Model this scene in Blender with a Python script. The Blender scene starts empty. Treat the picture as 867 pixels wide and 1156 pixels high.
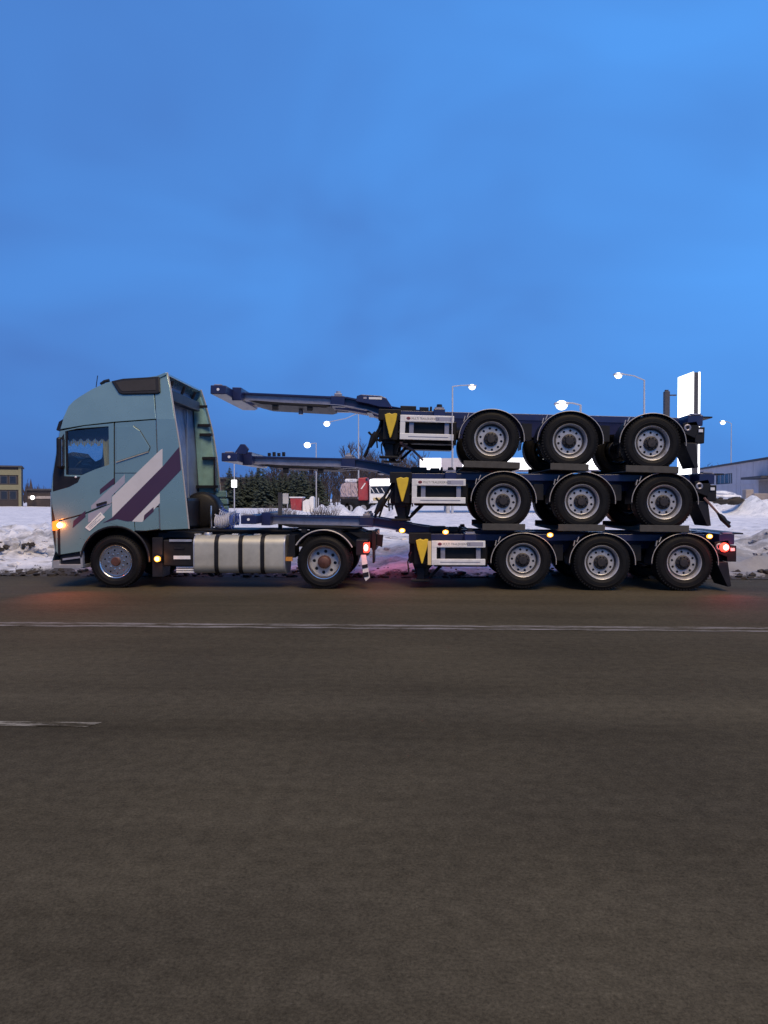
import bpy, math, random
from mathutils import Vector, Matrix, noise
from mathutils.geometry import tessellate_polygon

random.seed(7)
R = math.radians
S = bpy.context.scene
COL = S.collection

# ------------------------------------------------------------------ camera
YAW, PITCH, F, EYE, DIST = R(2.5), R(1.0), 860.0, 1.6, 13.37
CAM = Vector((DIST * math.sin(YAW), -DIST * math.cos(YAW), EYE))
cam_d = bpy.data.cameras.new('camera')
cam = bpy.data.objects.new('camera', cam_d)
COL.objects.link(cam)
cam.location = CAM
cam.rotation_euler = (R(90) - PITCH, 0, YAW)
cam_d.sensor_fit = 'VERTICAL'
cam_d.sensor_height = 24
cam_d.lens = 24 * F / 1156
cam_d.clip_end = 6000
S.camera = cam

def P(px, py, Y=0.0):
    """survey: the point on the vertical plane at depth Y that the photograph shows at (px, py)"""
    f = Vector((-math.sin(YAW) * math.cos(PITCH), math.cos(YAW) * math.cos(PITCH), -math.sin(PITCH)))
    r = Vector((math.cos(YAW), math.sin(YAW), 0))
    u = r.cross(f)
    d = f * F + r * (px - 433.5) + u * (578 - py)
    t = (Y - CAM.y) / d.y
    return CAM + d * t

# ------------------------------------------------------------------ world and light
SUN_EL, SUN_AZ = 52, 162      # glow of the street lighting from behind the viewer, high and broad
w = bpy.data.worlds.new('World')
S.world = w
w.use_nodes = True
nt = w.node_tree
bg = nt.nodes['Background']
sky = nt.nodes.new('ShaderNodeTexSky')
sky.sky_type = 'NISHITA'
sky.sun_disc = False
sky.sun_elevation = R(1.5)
sky.sun_rotation = R(SUN_AZ)
sky.ozone_density = 6
sky.dust_density = 0.3
tc = nt.nodes.new('ShaderNodeTexCoord')
sep = nt.nodes.new('ShaderNodeSeparateXYZ')
nt.links.new(tc.outputs['Generated'], sep.inputs[0])
def _n(t, **kw):
    n = nt.nodes.new(t)
    for k, v in kw.items():
        setattr(n, k, v)
    return n
ramp = _n('ShaderNodeValToRGB')                       # brightness from the horizon to the zenith
cr = ramp.color_ramp
cr.elements[0].position, cr.elements[0].color = 0.0, (0.86, 0.80, 0.84, 1)
cr.elements[1].position, cr.elements[1].color = 1.0, (0.85, 0.85, 0.88, 1)
for p, c in ((0.10, (1.0, 1.0, 1.0, 1)), (0.20, (1.06, 1.05, 1.04, 1)), (0.45, (0.97, 0.97, 0.98, 1))):
    e = cr.elements.new(p)
    e.color = c
nt.links.new(sep.outputs['Z'], ramp.inputs[0])
mp = _n('ShaderNodeMapping')
mp.inputs['Scale'].default_value = (1.0, 1.0, 1.9)
mp.inputs['Location'].default_value = (0.35, 0.1, 0.2)
nt.links.new(tc.outputs['Generated'], mp.inputs[0])
nz = _n('ShaderNodeTexNoise')                         # thin high haze
nz.inputs['Scale'].default_value = 2.4
nz.inputs['Detail'].default_value = 3
nz.inputs['Roughness'].default_value = 0.5
nz.inputs['Distortion'].default_value = 0.4
nt.links.new(mp.outputs[0], nz.inputs['Vector'])
gx = _n('ShaderNodeMath', operation='MULTIPLY_ADD')   # the afterglow lies to the right
nt.links.new(sep.outputs['X'], gx.inputs[0])
gx.inputs[1].default_value = 0.48
nt.links.new(nz.outputs['Fac'], gx.inputs[2])
hue = _n('ShaderNodeValToRGB')
hue.color_ramp.elements[0].position, hue.color_ramp.elements[0].color = 0.16, (0.074, 0.200, 0.57, 1)
hue.color_ramp.elements[1].position, hue.color_ramp.elements[1].color = 0.82, (0.098, 0.365, 0.96, 1)
nt.links.new(gx.outputs[0], hue.inputs[0])
mulc = _n('ShaderNodeVectorMath', operation='MULTIPLY')
nt.links.new(ramp.outputs[0], mulc.inputs[0])
nt.links.new(hue.outputs[0], mulc.inputs[1])
ns = nt.nodes.new('ShaderNodeVectorMath')
ns.operation = 'SCALE'
ns.inputs['Scale'].default_value = 0.10
nt.links.new(sky.outputs[0], ns.inputs[0])
mx = nt.nodes.new('ShaderNodeMix')
mx.data_type = 'RGBA'
mx.inputs['Factor'].default_value = 0.95
nt.links.new(ns.outputs[0], mx.inputs[6])
nt.links.new(mulc.outputs[0], mx.inputs[7])
nt.links.new(mx.outputs[2], bg.inputs['Color'])
bg.inputs['Strength'].default_value = 1.0

sd = bpy.data.lights.new('sun', 'SUN')
sd.energy = 3.0
sd.angle = R(28)
sd.color = (1.0, 0.74, 0.42)
sun = bpy.data.objects.new('sun', sd)
COL.objects.link(sun)
_az = R(SUN_AZ)
_dir = Vector((math.sin(_az) * math.cos(R(SUN_EL)), math.cos(_az) * math.cos(R(SUN_EL)), math.sin(R(SUN_EL))))
sun.rotation_euler = _dir.to_track_quat('Z', 'Y').to_euler()
S.view_settings.view_transform = 'Standard'
S.view_settings.look = 'None'
S.view_settings.exposure = 0
S.view_settings.gamma = 1
S.cycles.max_bounces = 6
S.cycles.sample_clamp_indirect = 4

# ------------------------------------------------------------------ materials
def new_mat(name):
    m = bpy.data.materials.new(name)
    m.use_nodes = True
    n = m.node_tree
    b = n.nodes['Principled BSDF']
    return m, n, b

def mat(name, col, rough=0.5, metal=0.0, var=0.12, scale=6.0, bump=0.0, coat=0.0, dirt=None, dirt_amt=0.0, spec=0.5):
    m, n, b = new_mat(name)
    b.inputs['Roughness'].default_value = rough
    b.inputs['Metallic'].default_value = metal
    b.inputs['Coat Weight'].default_value = coat
    b.inputs['Coat Roughness'].default_value = 0.12
    b.inputs['Specular IOR Level'].default_value = spec
    t = n.nodes.new('ShaderNodeTexCoord')
    z = n.nodes.new('ShaderNodeTexNoise')
    z.inputs['Scale'].default_value = scale
    z.inputs['Detail'].default_value = 6
    z.inputs['Roughness'].default_value = 0.65
    oi = n.nodes.new('ShaderNodeObjectInfo')
    va = n.nodes.new('ShaderNodeVectorMath')
    va.operation = 'MULTIPLY_ADD'
    n.links.new(oi.outputs['Random'], va.inputs[0])
    va.inputs[1].default_value = (37.0, 61.0, 23.0)
    n.links.new(t.outputs['Object'], va.inputs[2])
    n.links.new(va.outputs[0], z.inputs['Vector'])
    r = n.nodes.new('ShaderNodeValToRGB')
    r.color_ramp.elements[0].position = 0.3
    r.color_ramp.elements[1].position = 0.7
    r.color_ramp.elements[0].color = tuple(c * (1 - var) for c in col) + (1,)
    r.color_ramp.elements[1].color = tuple(min(1, c * (1 + var)) for c in col) + (1,)
    n.links.new(z.outputs['Fac'], r.inputs[0])
    out = r.outputs[0]
    if dirt:
        z2 = n.nodes.new('ShaderNodeTexNoise')
        z2.inputs['Scale'].default_value = scale * 0.45
        z2.inputs['Detail'].default_value = 8
        z2.inputs['Roughness'].default_value = 0.75
        n.links.new(va.outputs[0], z2.inputs['Vector'])
        mr = n.nodes.new('ShaderNodeMapRange')
        mr.inputs['From Min'].default_value = 0.45
        mr.inputs['From Max'].default_value = 0.75
        mr.inputs['To Max'].default_value = dirt_amt
        md = n.nodes.new('ShaderNodeMapRange')          # some pieces are dirtier than others
        md.inputs['To Min'].default_value = dirt_amt * 0.55
        md.inputs['To Max'].default_value = min(1.0, dirt_amt * 1.5)
        n.links.new(oi.outputs['Random'], md.inputs[0])
        n.links.new(md.outputs[0], mr.inputs['To Max'])
        n.links.new(z2.outputs['Fac'], mr.inputs[0])
        mi = n.nodes.new('ShaderNodeMix')
        mi.data_type = 'RGBA'
        n.links.new(mr.outputs[0], mi.inputs['Factor'])
        n.links.new(out, mi.inputs[6])
        mi.inputs[7].default_value = tuple(dirt) + (1,)
        out = mi.outputs[2]
    n.links.new(out, b.inputs['Base Color'])
    rr = n.nodes.new('ShaderNodeMapRange')
    rr.inputs['To Min'].default_value = max(0.02, rough - 0.08)
    rr.inputs['To Max'].default_value = min(1, rough + 0.10)
    n.links.new(z.outputs['Fac'], rr.inputs[0])
    n.links.new(rr.outputs[0], b.inputs['Roughness'])
    if bump:
        bp = n.nodes.new('ShaderNodeBump')
        bp.inputs['Strength'].default_value = bump
        bp.inputs['Distance'].default_value = 0.01
        n.links.new(z.outputs['Fac'], bp.inputs['Height'])
        n.links.new(bp.outputs[0], b.inputs['Normal'])
    return m

def emit(name, col, strength, base=(0.8, 0.8, 0.8)):
    m, n, b = new_mat(name)
    b.inputs['Base Color'].default_value = tuple(base) + (1,)
    b.inputs['Emission Color'].default_value = tuple(col) + (1,)
    b.inputs['Emission Strength'].default_value = strength
    m.cycles.emission_sampling = 'NONE'
    return m

GR = (0.09, 0.075, 0.06)
M = {}
M['teal'] = mat('teal_paint', (0.215, 0.345, 0.355), 0.26, 0.40, 0.06, 1.2, coat=0.7, dirt=(0.16, 0.16, 0.15), dirt_amt=0.12)
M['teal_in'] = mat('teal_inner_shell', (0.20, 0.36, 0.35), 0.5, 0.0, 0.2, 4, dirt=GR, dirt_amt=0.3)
M['cabwall'] = mat('cab_rear_wall_paint', (0.22, 0.28, 0.40), 0.5, 0.1, 0.15, 3, dirt=GR, dirt_amt=0.35)
M['white_band'] = mat('white_stripe_film', (0.60, 0.58, 0.60), 0.35, 0, 0.04, 2, coat=0.3, dirt=GR, dirt_amt=0.12)
M['lilac_band'] = mat('lilac_stripe_film', (0.34, 0.34, 0.42), 0.35, 0, 0.04, 2, coat=0.3, dirt=GR, dirt_amt=0.12)
M['wine'] = mat('wine_stripe_film', (0.055, 0.025, 0.055), 0.35, 0, 0.05, 2, coat=0.3)
M['plate'] = mat('white_plate', (0.78, 0.76, 0.75), 0.4, 0, 0.03, 8)
M['ink'] = mat('print_ink', (0.05, 0.05, 0.07), 0.6, 0, 0.1, 8)
M['ink_soft'] = mat('grey_print_ink', (0.35, 0.35, 0.38), 0.6, 0, 0.1, 8)
M['red_ink'] = mat('red_print_ink', (0.25, 0.03, 0.05), 0.6, 0, 0.1, 8)
M['black'] = mat('black_plastic', (0.010, 0.010, 0.014), 0.45, 0, 0.25, 8, bump=0.15, dirt=(0.04, 0.036, 0.034), dirt_amt=0.3, spec=0.35)
M['seam'] = mat('seam_rubber', (0.02, 0.025, 0.03), 0.6, 0, 0.1, 8)
M['dark'] = mat('dark_interior', (0.02, 0.019, 0.024), 0.7, 0, 0.3, 8)
M['skirt'] = mat('grey_skirt_plastic', (0.26, 0.28, 0.32), 0.45, 0, 0.1, 6, dirt=GR, dirt_amt=0.4)
M['seat'] = mat('seat_cloth', (0.05, 0.045, 0.05), 0.9, 0, 0.3, 30, bump=0.3)
M['curtain'] = mat('curtain_cloth', (0.035, 0.025, 0.045), 0.9, 0, 0.3, 20, bump=0.3)
M['tassel'] = mat('gold_tassel', (0.60, 0.48, 0.24), 0.8, 0, 0.3, 60)
M['rubber'] = mat('tyre_rubber', (0.006, 0.006, 0.007), 0.6, 0, 0.3, 14, bump=0.2, dirt=(0.016, 0.0155, 0.016), dirt_amt=0.4, spec=0.2)
M['rim'] = mat('silver_painted_rim', (0.46, 0.46, 0.48), 0.36, 0.3, 0.10, 12, dirt=GR, dirt_amt=0.55)
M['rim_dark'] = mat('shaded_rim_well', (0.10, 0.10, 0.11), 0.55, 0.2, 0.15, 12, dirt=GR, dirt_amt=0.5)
M['chrome'] = mat('polished_alloy', (0.68, 0.66, 0.64), 0.20, 0.95, 0.06, 10, dirt=GR, dirt_amt=0.35)
M['hub'] = mat('hub_iron', (0.025, 0.023, 0.026), 0.5, 0.2, 0.3, 20, dirt=GR, dirt_amt=0.5)
M['hubred'] = mat('rusty_hub_iron', (0.10, 0.04, 0.03), 0.55, 0.2, 0.3, 20, dirt=GR, dirt_amt=0.5)
M['steel'] = mat('chassis_black_steel', (0.008, 0.008, 0.010), 0.5, 0.0, 0.3, 8, bump=0.1, dirt=(0.035, 0.03, 0.028), dirt_amt=0.35, spec=0.3)
M['tank'] = mat('brushed_tank_aluminium', (0.50, 0.48, 0.41), 0.5, 0.45, 0.06, 5, dirt=(0.2, 0.18, 0.14), dirt_amt=0.6)
M['alu'] = mat('cast_aluminium', (0.55, 0.55, 0.56), 0.4, 0.7, 0.1, 8, dirt=GR, dirt_amt=0.3)
M['navy'] = mat('navy_trailer_paint', (0.010, 0.015, 0.075), 0.38, 0.0, 0.15, 6, coat=0.25, dirt=(0.04, 0.038, 0.045), dirt_amt=0.35)
M['galv'] = mat('galvanised_steel', (0.30, 0.30, 0.36), 0.45, 0.5, 0.12, 9, dirt=(0.12, 0.11, 0.12), dirt_amt=0.5)
M['guard'] = mat('light_grey_guard_paint', (0.76, 0.77, 0.78), 0.4, 0.0, 0.05, 8, dirt=(0.25, 0.23, 0.22), dirt_amt=0.35)
M['fender'] = mat('black_fender_plastic', (0.008, 0.008, 0.010), 0.42, 0, 0.2, 8, dirt=(0.03, 0.027, 0.025), dirt_amt=0.3, spec=0.3)
M['trim'] = mat('pale_fender_trim', (0.42, 0.40, 0.38), 0.4, 0.1, 0.1, 10)
M['yellow'] = mat('yellow_chock_plastic', (0.72, 0.50, 0.03), 0.45, 0, 0.08, 10, dirt=GR, dirt_amt=0.2)
M['amber'] = emit('amber_lamp_lit', (1.0, 0.36, 0.04), 2.4, (0.8, 0.4, 0.05))
M['headamber'] = emit('amber_corner_lamp_lit', (1.0, 0.20, 0.02), 1.9, (0.4, 0.08, 0.01))
M['redlit'] = emit('red_lamp_lit', (1.0, 0.06, 0.04), 2.2, (0.8, 0.1, 0.05))
M['bulb'] = emit('amber_bulb_lit', (1.0, 0.80, 0.42), 6.0)
M['redbulb'] = emit('red_bulb_lit', (1.0, 0.42, 0.36), 5.0)
M['redoff'] = mat('red_lamp_unlit', (0.35, 0.02, 0.02), 0.25, 0, 0.1, 8)
M['amberoff'] = mat('amber_reflector', (0.55, 0.25, 0.05), 0.25, 0, 0.1, 8)
M['whitereflect'] = mat('white_reflector', (0.75, 0.75, 0.78), 0.25, 0, 0.1, 8)
M['tray'] = mat('weathered_grey_timber', (0.055, 0.053, 0.05), 0.75, 0, 0.25, 10, bump=0.4, dirt=GR, dirt_amt=0.3)
M['hose_b'] = mat('blue_hose', (0.10, 0.16, 0.50), 0.4, 0, 0.1, 8)
M['hose_w'] = mat('pale_hose', (0.60, 0.60, 0.68), 0.4, 0, 0.1, 8)
M['strap'] = mat('lashing_webbing', (0.10, 0.085, 0.085), 0.8, 0, 0.2, 40)
M['strapw'] = mat('pale_webbing', (0.55, 0.55, 0.60), 0.8, 0, 0.2, 40)
M['straprust'] = mat('dirty_webbing', (0.20, 0.12, 0.11), 0.8, 0, 0.2, 40)
M['lamp'] = emit('street_lamp_lit', (1.0, 0.95, 0.86), 3.0)
M['lampcool'] = emit('street_lamp_lit_cool', (0.92, 0.96, 1.0), 3.0)
M['signlit'] = emit('backlit_sign_face', (1.0, 1.0, 1.0), 2.6)
M['canopylit'] = emit('backlit_canopy_fascia', (0.97, 0.97, 1.0), 2.2)
M['pole'] = mat('galvanised_pole', (0.48, 0.48, 0.50), 0.5, 0.3, 0.08, 4)
M['poledark'] = mat('dark_post_paint', (0.05, 0.05, 0.06), 0.6, 0, 0.2, 6)
M['bark'] = mat('dark_bark', (0.050, 0.042, 0.042), 0.9, 0, 0.3, 10)
M['twig'] = mat('twig_bark', (0.062, 0.048, 0.048), 0.9, 0, 0.3, 4)
M['needle'] = mat('spruce_needles', (0.040, 0.055, 0.042), 0.85, 0, 0.35, 3)
M['shrub'] = mat('shrub_twig', (0.11, 0.085, 0.08), 0.9, 0, 0.3, 6)
M['yellowwall'] = mat('pale_yellow_cladding', (0.22, 0.205, 0.12), 0.7, 0, 0.08, 2)
M['darkwall'] = mat('dark_brown_wall', (0.045, 0.035, 0.035), 0.8, 0, 0.2, 2)
M['darkglass'] = mat('dark_window_glass', (0.02, 0.025, 0.035), 0.12, 0, 0.2, 2)
M['greywall'] = mat('pale_grey_cladding', (0.56, 0.52, 0.55), 0.7, 0, 0.06, 1.5, dirt=(0.2, 0.18, 0.18), dirt_amt=0.3)
M['roof'] = mat('dark_roof_sheet', (0.06, 0.06, 0.07), 0.7, 0, 0.15, 2)
M['concrete'] = mat('cast_concrete', (0.34, 0.30, 0.29), 0.85, 0, 0.15, 4, bump=0.2, dirt=(0.15, 0.12, 0.1), dirt_amt=0.4)
M['redpaint'] = mat('red_lorry_paint', (0.36, 0.035, 0.04), 0.4, 0, 0.1, 3, dirt=(0.3, 0.26, 0.26), dirt_amt=0.35)
M['whitepaint'] = mat('white_lorry_paint', (0.80, 0.79, 0.76), 0.4, 0, 0.04, 3)
M['frost'] = mat('crumpled_frosted_sheet', (0.42, 0.34, 0.36), 0.7, 0, 0.4, 3.5, bump=0.8)
M['mud'] = mat('frozen_mud', (0.036, 0.030, 0.026), 0.85, 0, 0.35, 6, bump=0.6)

def snow_material():
    m, n, b = new_mat('road_side_snow')
    b.inputs['Roughness'].default_value = 0.75
    b.inputs['Specular IOR Level'].default_value = 0.2
    g = n.nodes.new('ShaderNodeNewGeometry')
    s = n.nodes.new('ShaderNodeSeparateXYZ')
    n.links.new(g.outputs['Position'], s.inputs[0])
    def tex(sc, det, ro, vec=None, stretch=None):
        z = n.nodes.new('ShaderNodeTexNoise')
        z.inputs['Scale'].default_value = sc
        z.inputs['Detail'].default_value = det
        z.inputs['Roughness'].default_value = ro
        if stretch:
            k = n.nodes.new('ShaderNodeMapping')
            k.inputs['Scale'].default_value = stretch
            n.links.new(g.outputs['Position'], k.inputs[0])
            n.links.new(k.outputs[0], z.inputs['Vector'])
        else:
            n.links.new(g.outputs['Position'], z.inputs['Vector'])
        return z.outputs['Fac']
    def rng(src, a, bb, c, d):
        k = n.nodes.new('ShaderNodeMapRange')
        k.inputs['From Min'].default_value = a
        k.inputs['From Max'].default_value = bb
        k.inputs['To Min'].default_value = c
        k.inputs['To Max'].default_value = d
        n.links.new(src, k.inputs[0])
        return k.outputs[0]
    def op(o, a, bb):
        k = n.nodes.new('ShaderNodeMath')
        k.operation = o
        k.use_clamp = True
        n.links.new(a, k.inputs[0])
        if isinstance(bb, float):
            k.inputs[1].default_value = bb
        else:
            n.links.new(bb, k.inputs[1])
        return k.outputs[0]
    near = rng(s.outputs['Y'], 2.05, 2.75, 0.45, 0.03)       # slush thrown by the traffic
    mid0 = rng(s.outputs['Y'], 2.5, 14, 0.12, 0.0)
    rutx = rng(s.outputs['X'], 4.2, 6.2, 0.0, 1.0)
    ruty = rng(s.outputs['Y'], 5.0, 9.0, 0.16, 0.0)
    rutm = n.nodes.new('ShaderNodeMath')
    rutm.operation = 'MULTIPLY_ADD'
    n.links.new(rutx, rutm.inputs[0])
    n.links.new(ruty, rutm.inputs[1])
    n.links.new(mid0, rutm.inputs[2])
    mid = rutm.outputs[0]
    fine = tex(3.2, 8, 0.72)
    d1 = rng(op('ADD', fine, near), 0.60, 0.74, 0.0, 0.95)
    d2 = rng(op('ADD', tex(1.1, 9, 0.78, stretch=(0.6, 1.4, 1)), mid), 0.56, 0.74, 0.0, 0.65)
    dirt = op('MAXIMUM', d1, d2)
    c1 = n.nodes.new('ShaderNodeValToRGB')
    c1.color_ramp.elements[0].color = (0.52, 0.54, 0.61, 1)
    c1.color_ramp.elements[1].color = (0.80, 0.80, 0.83, 1)
    c1.color_ramp.elements[0].position = 0.3
    c1.color_ramp.elements[1].position = 0.65
    n.links.new(tex(1.7, 7, 0.65), c1.inputs[0])
    mi = n.nodes.new('ShaderNodeMix')
    mi.data_type = 'RGBA'
    n.links.new(dirt, mi.inputs['Factor'])
    n.links.new(c1.outputs[0], mi.inputs[6])
    mi.inputs[7].default_value = (0.036, 0.030, 0.025, 1)
    n.links.new(mi.outputs[2], b.inputs['Base Color'])
    bp = n.nodes.new('ShaderNodeBump')
    bp.inputs['Strength'].default_value = 0.7
    bp.inputs['Distance'].default_value = 0.05
    n.links.new(fine, bp.inputs['Height'])
    n.links.new(bp.outputs[0], b.inputs['Normal'])
    return m
M['snow'] = snow_material()

def road_material(name, paint=None):
    m, n, b = new_mat(name)
    g = n.nodes.new('ShaderNodeNewGeometry')
    def tex(sc, det, ro, stretch=(1, 1, 1)):
        k = n.nodes.new('ShaderNodeMapping')
        k.inputs['Scale'].default_value = stretch
        n.links.new(g.outputs['Position'], k.inputs[0])
        z = n.nodes.new('ShaderNodeTexNoise')
        z.inputs['Scale'].default_value = sc
        z.inputs['Detail'].default_value = det
        z.inputs['Roughness'].default_value = ro
        n.links.new(k.outputs[0], z.inputs['Vector'])
        return z.outputs['Fac']
    def ramp2(src, a, ca, bb, cb):
        k = n.nodes.new('ShaderNodeValToRGB')
        k.color_ramp.elements[0].position = a
        k.color_ramp.elements[1].position = bb
        k.color_ramp.elements[0].color = ca + (1,)
        k.color_ramp.elements[1].color = cb + (1,)
        n.links.new(src, k.inputs[0])
        return k.outputs[0]
    def mixc(f, a, bb, mode='MIX'):
        k = n.nodes.new('ShaderNodeMix')
        k.data_type = 'RGBA'
        k.blend_type = mode
        if isinstance(f, float):
            k.inputs['Factor'].default_value = f
        else:
            n.links.new(f, k.inputs['Factor'])
        n.links.new(a, k.inputs[6])
        if isinstance(bb, tuple):
            k.inputs[7].default_value = bb + (1,)
        else:
            n.links.new(bb, k.inputs[7])
        return k.outputs[2]
    grain = tex(70, 6, 0.85)
    mott = tex(11, 6, 0.8)
    base = ramp2(tex(0.9, 8, 0.7, (0.12, 1, 1)), 0.3, (0.058, 0.049, 0.032), 0.7, (0.079, 0.068, 0.046))
    base = mixc(1.0, base, ramp2(grain, 0.30, (0.42, 0.42, 0.42), 0.72, (1.7, 1.7, 1.7)), 'MULTIPLY')
    base = mixc(1.0, base, ramp2(tex(0.35, 6, 0.6), 0.3, (0.80, 0.80, 0.82), 0.7, (1.16, 1.15, 1.12)), 'MULTIPLY')
    base = mixc(1.0, base, ramp2(mott, 0.30, (0.70, 0.70, 0.70), 0.72, (1.3, 1.3, 1.3)), 'MULTIPLY')
    crack = tex(0.8, 10, 0.85, (0.05, 2.2, 1))
    base = mixc(1.0, base, ramp2(crack, 0.34, (0.84, 0.84, 0.84), 0.48, (1, 1, 1)), 'MULTIPLY')
    band = tex(1.0, 3, 0.5, (0.01, 0.9, 1))              # lanes polished by wheels, darker joints
    base = mixc(1.0, base, ramp2(band, 0.35, (0.92, 0.92, 0.92), 0.65, (1.07, 1.07, 1.07)), 'MULTIPLY')
    grit = tex(160, 2, 0.6)
    base = mixc(ramp2(grit, 0.70, (0, 0, 0), 0.76, (0.7, 0.7, 0.7)), base, (0.20, 0.18, 0.155))
    if paint:
        wear = tex(5.0, 10, 0.8, (0.35, 2.5, 1))
        k = n.nodes.new('ShaderNodeMapRange')
        k.inputs['From Min'].default_value = paint[1]
        k.inputs['From Max'].default_value = paint[1] + 0.14
        n.links.new(wear, k.inputs[0])
        base = mixc(k.outputs[0], base, paint[0])
    n.links.new(base, b.inputs['Base Color'])
    sp = n.nodes.new('ShaderNodeSeparateXYZ')
    n.links.new(g.outputs['Position'], sp.inputs[0])
    wet = n.nodes.new('ShaderNodeMapRange')               # the verge is damp with melt water
    wet.inputs['From Min'].default_value = -4.2
    wet.inputs['From Max'].default_value = -0.5
    wet.inputs['To Min'].default_value = 0.85
    wet.inputs['To Max'].default_value = 0.56
    n.links.new(sp.outputs['Y'], wet.inputs[0])
    rn = n.nodes.new('ShaderNodeMath')
    rn.operation = 'MULTIPLY_ADD'
    n.links.new(tex(1.5, 6, 0.7, (0.3, 1, 1)), rn.inputs[0])
    rn.inputs[1].default_value = 0.25
    n.links.new(wet.outputs[0], rn.inputs[2])
    n.links.new(rn.outputs[0], b.inputs['Roughness'])
    b.inputs['Specular IOR Level'].default_value = 0.04
    bp = n.nodes.new('ShaderNodeBump')
    bp.inputs['Strength'].default_value = 0.5
    bp.inputs['Distance'].default_value = 0.006
    n.links.new(grain, bp.inputs['Height'])
    n.links.new(bp.outputs[0], b.inputs['Normal'])
    return m
M['asphalt'] = road_material('worn_asphalt')
M['edgepaint'] = road_material('worn_edge_paint', ((0.25, 0.23, 0.215), 0.44))
M['dashpaint'] = road_material('worn_dash_paint', ((0.36, 0.33, 0.27), 0.47))

def glass_material():
    m, n, b = new_mat('cab_glass')
    tr = n.nodes.new('ShaderNodeBsdfTransparent')
    tr.inputs[0].default_value = (0.80, 0.86, 0.88, 1)
    gl = n.nodes.new('ShaderNodeBsdfGlossy')
    gl.inputs['Roughness'].default_value = 0.03
    ms = n.nodes.new('ShaderNodeMixShader')
    ms.inputs[0].default_value = 0.07
    n.links.new(tr.outputs[0], ms.inputs[1])
    n.links.new(gl.outputs[0], ms.inputs[2])
    n.links.new(ms.outputs[0], n.nodes['Material Output'].inputs[0])
    return m
M['glass'] = glass_material()

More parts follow.
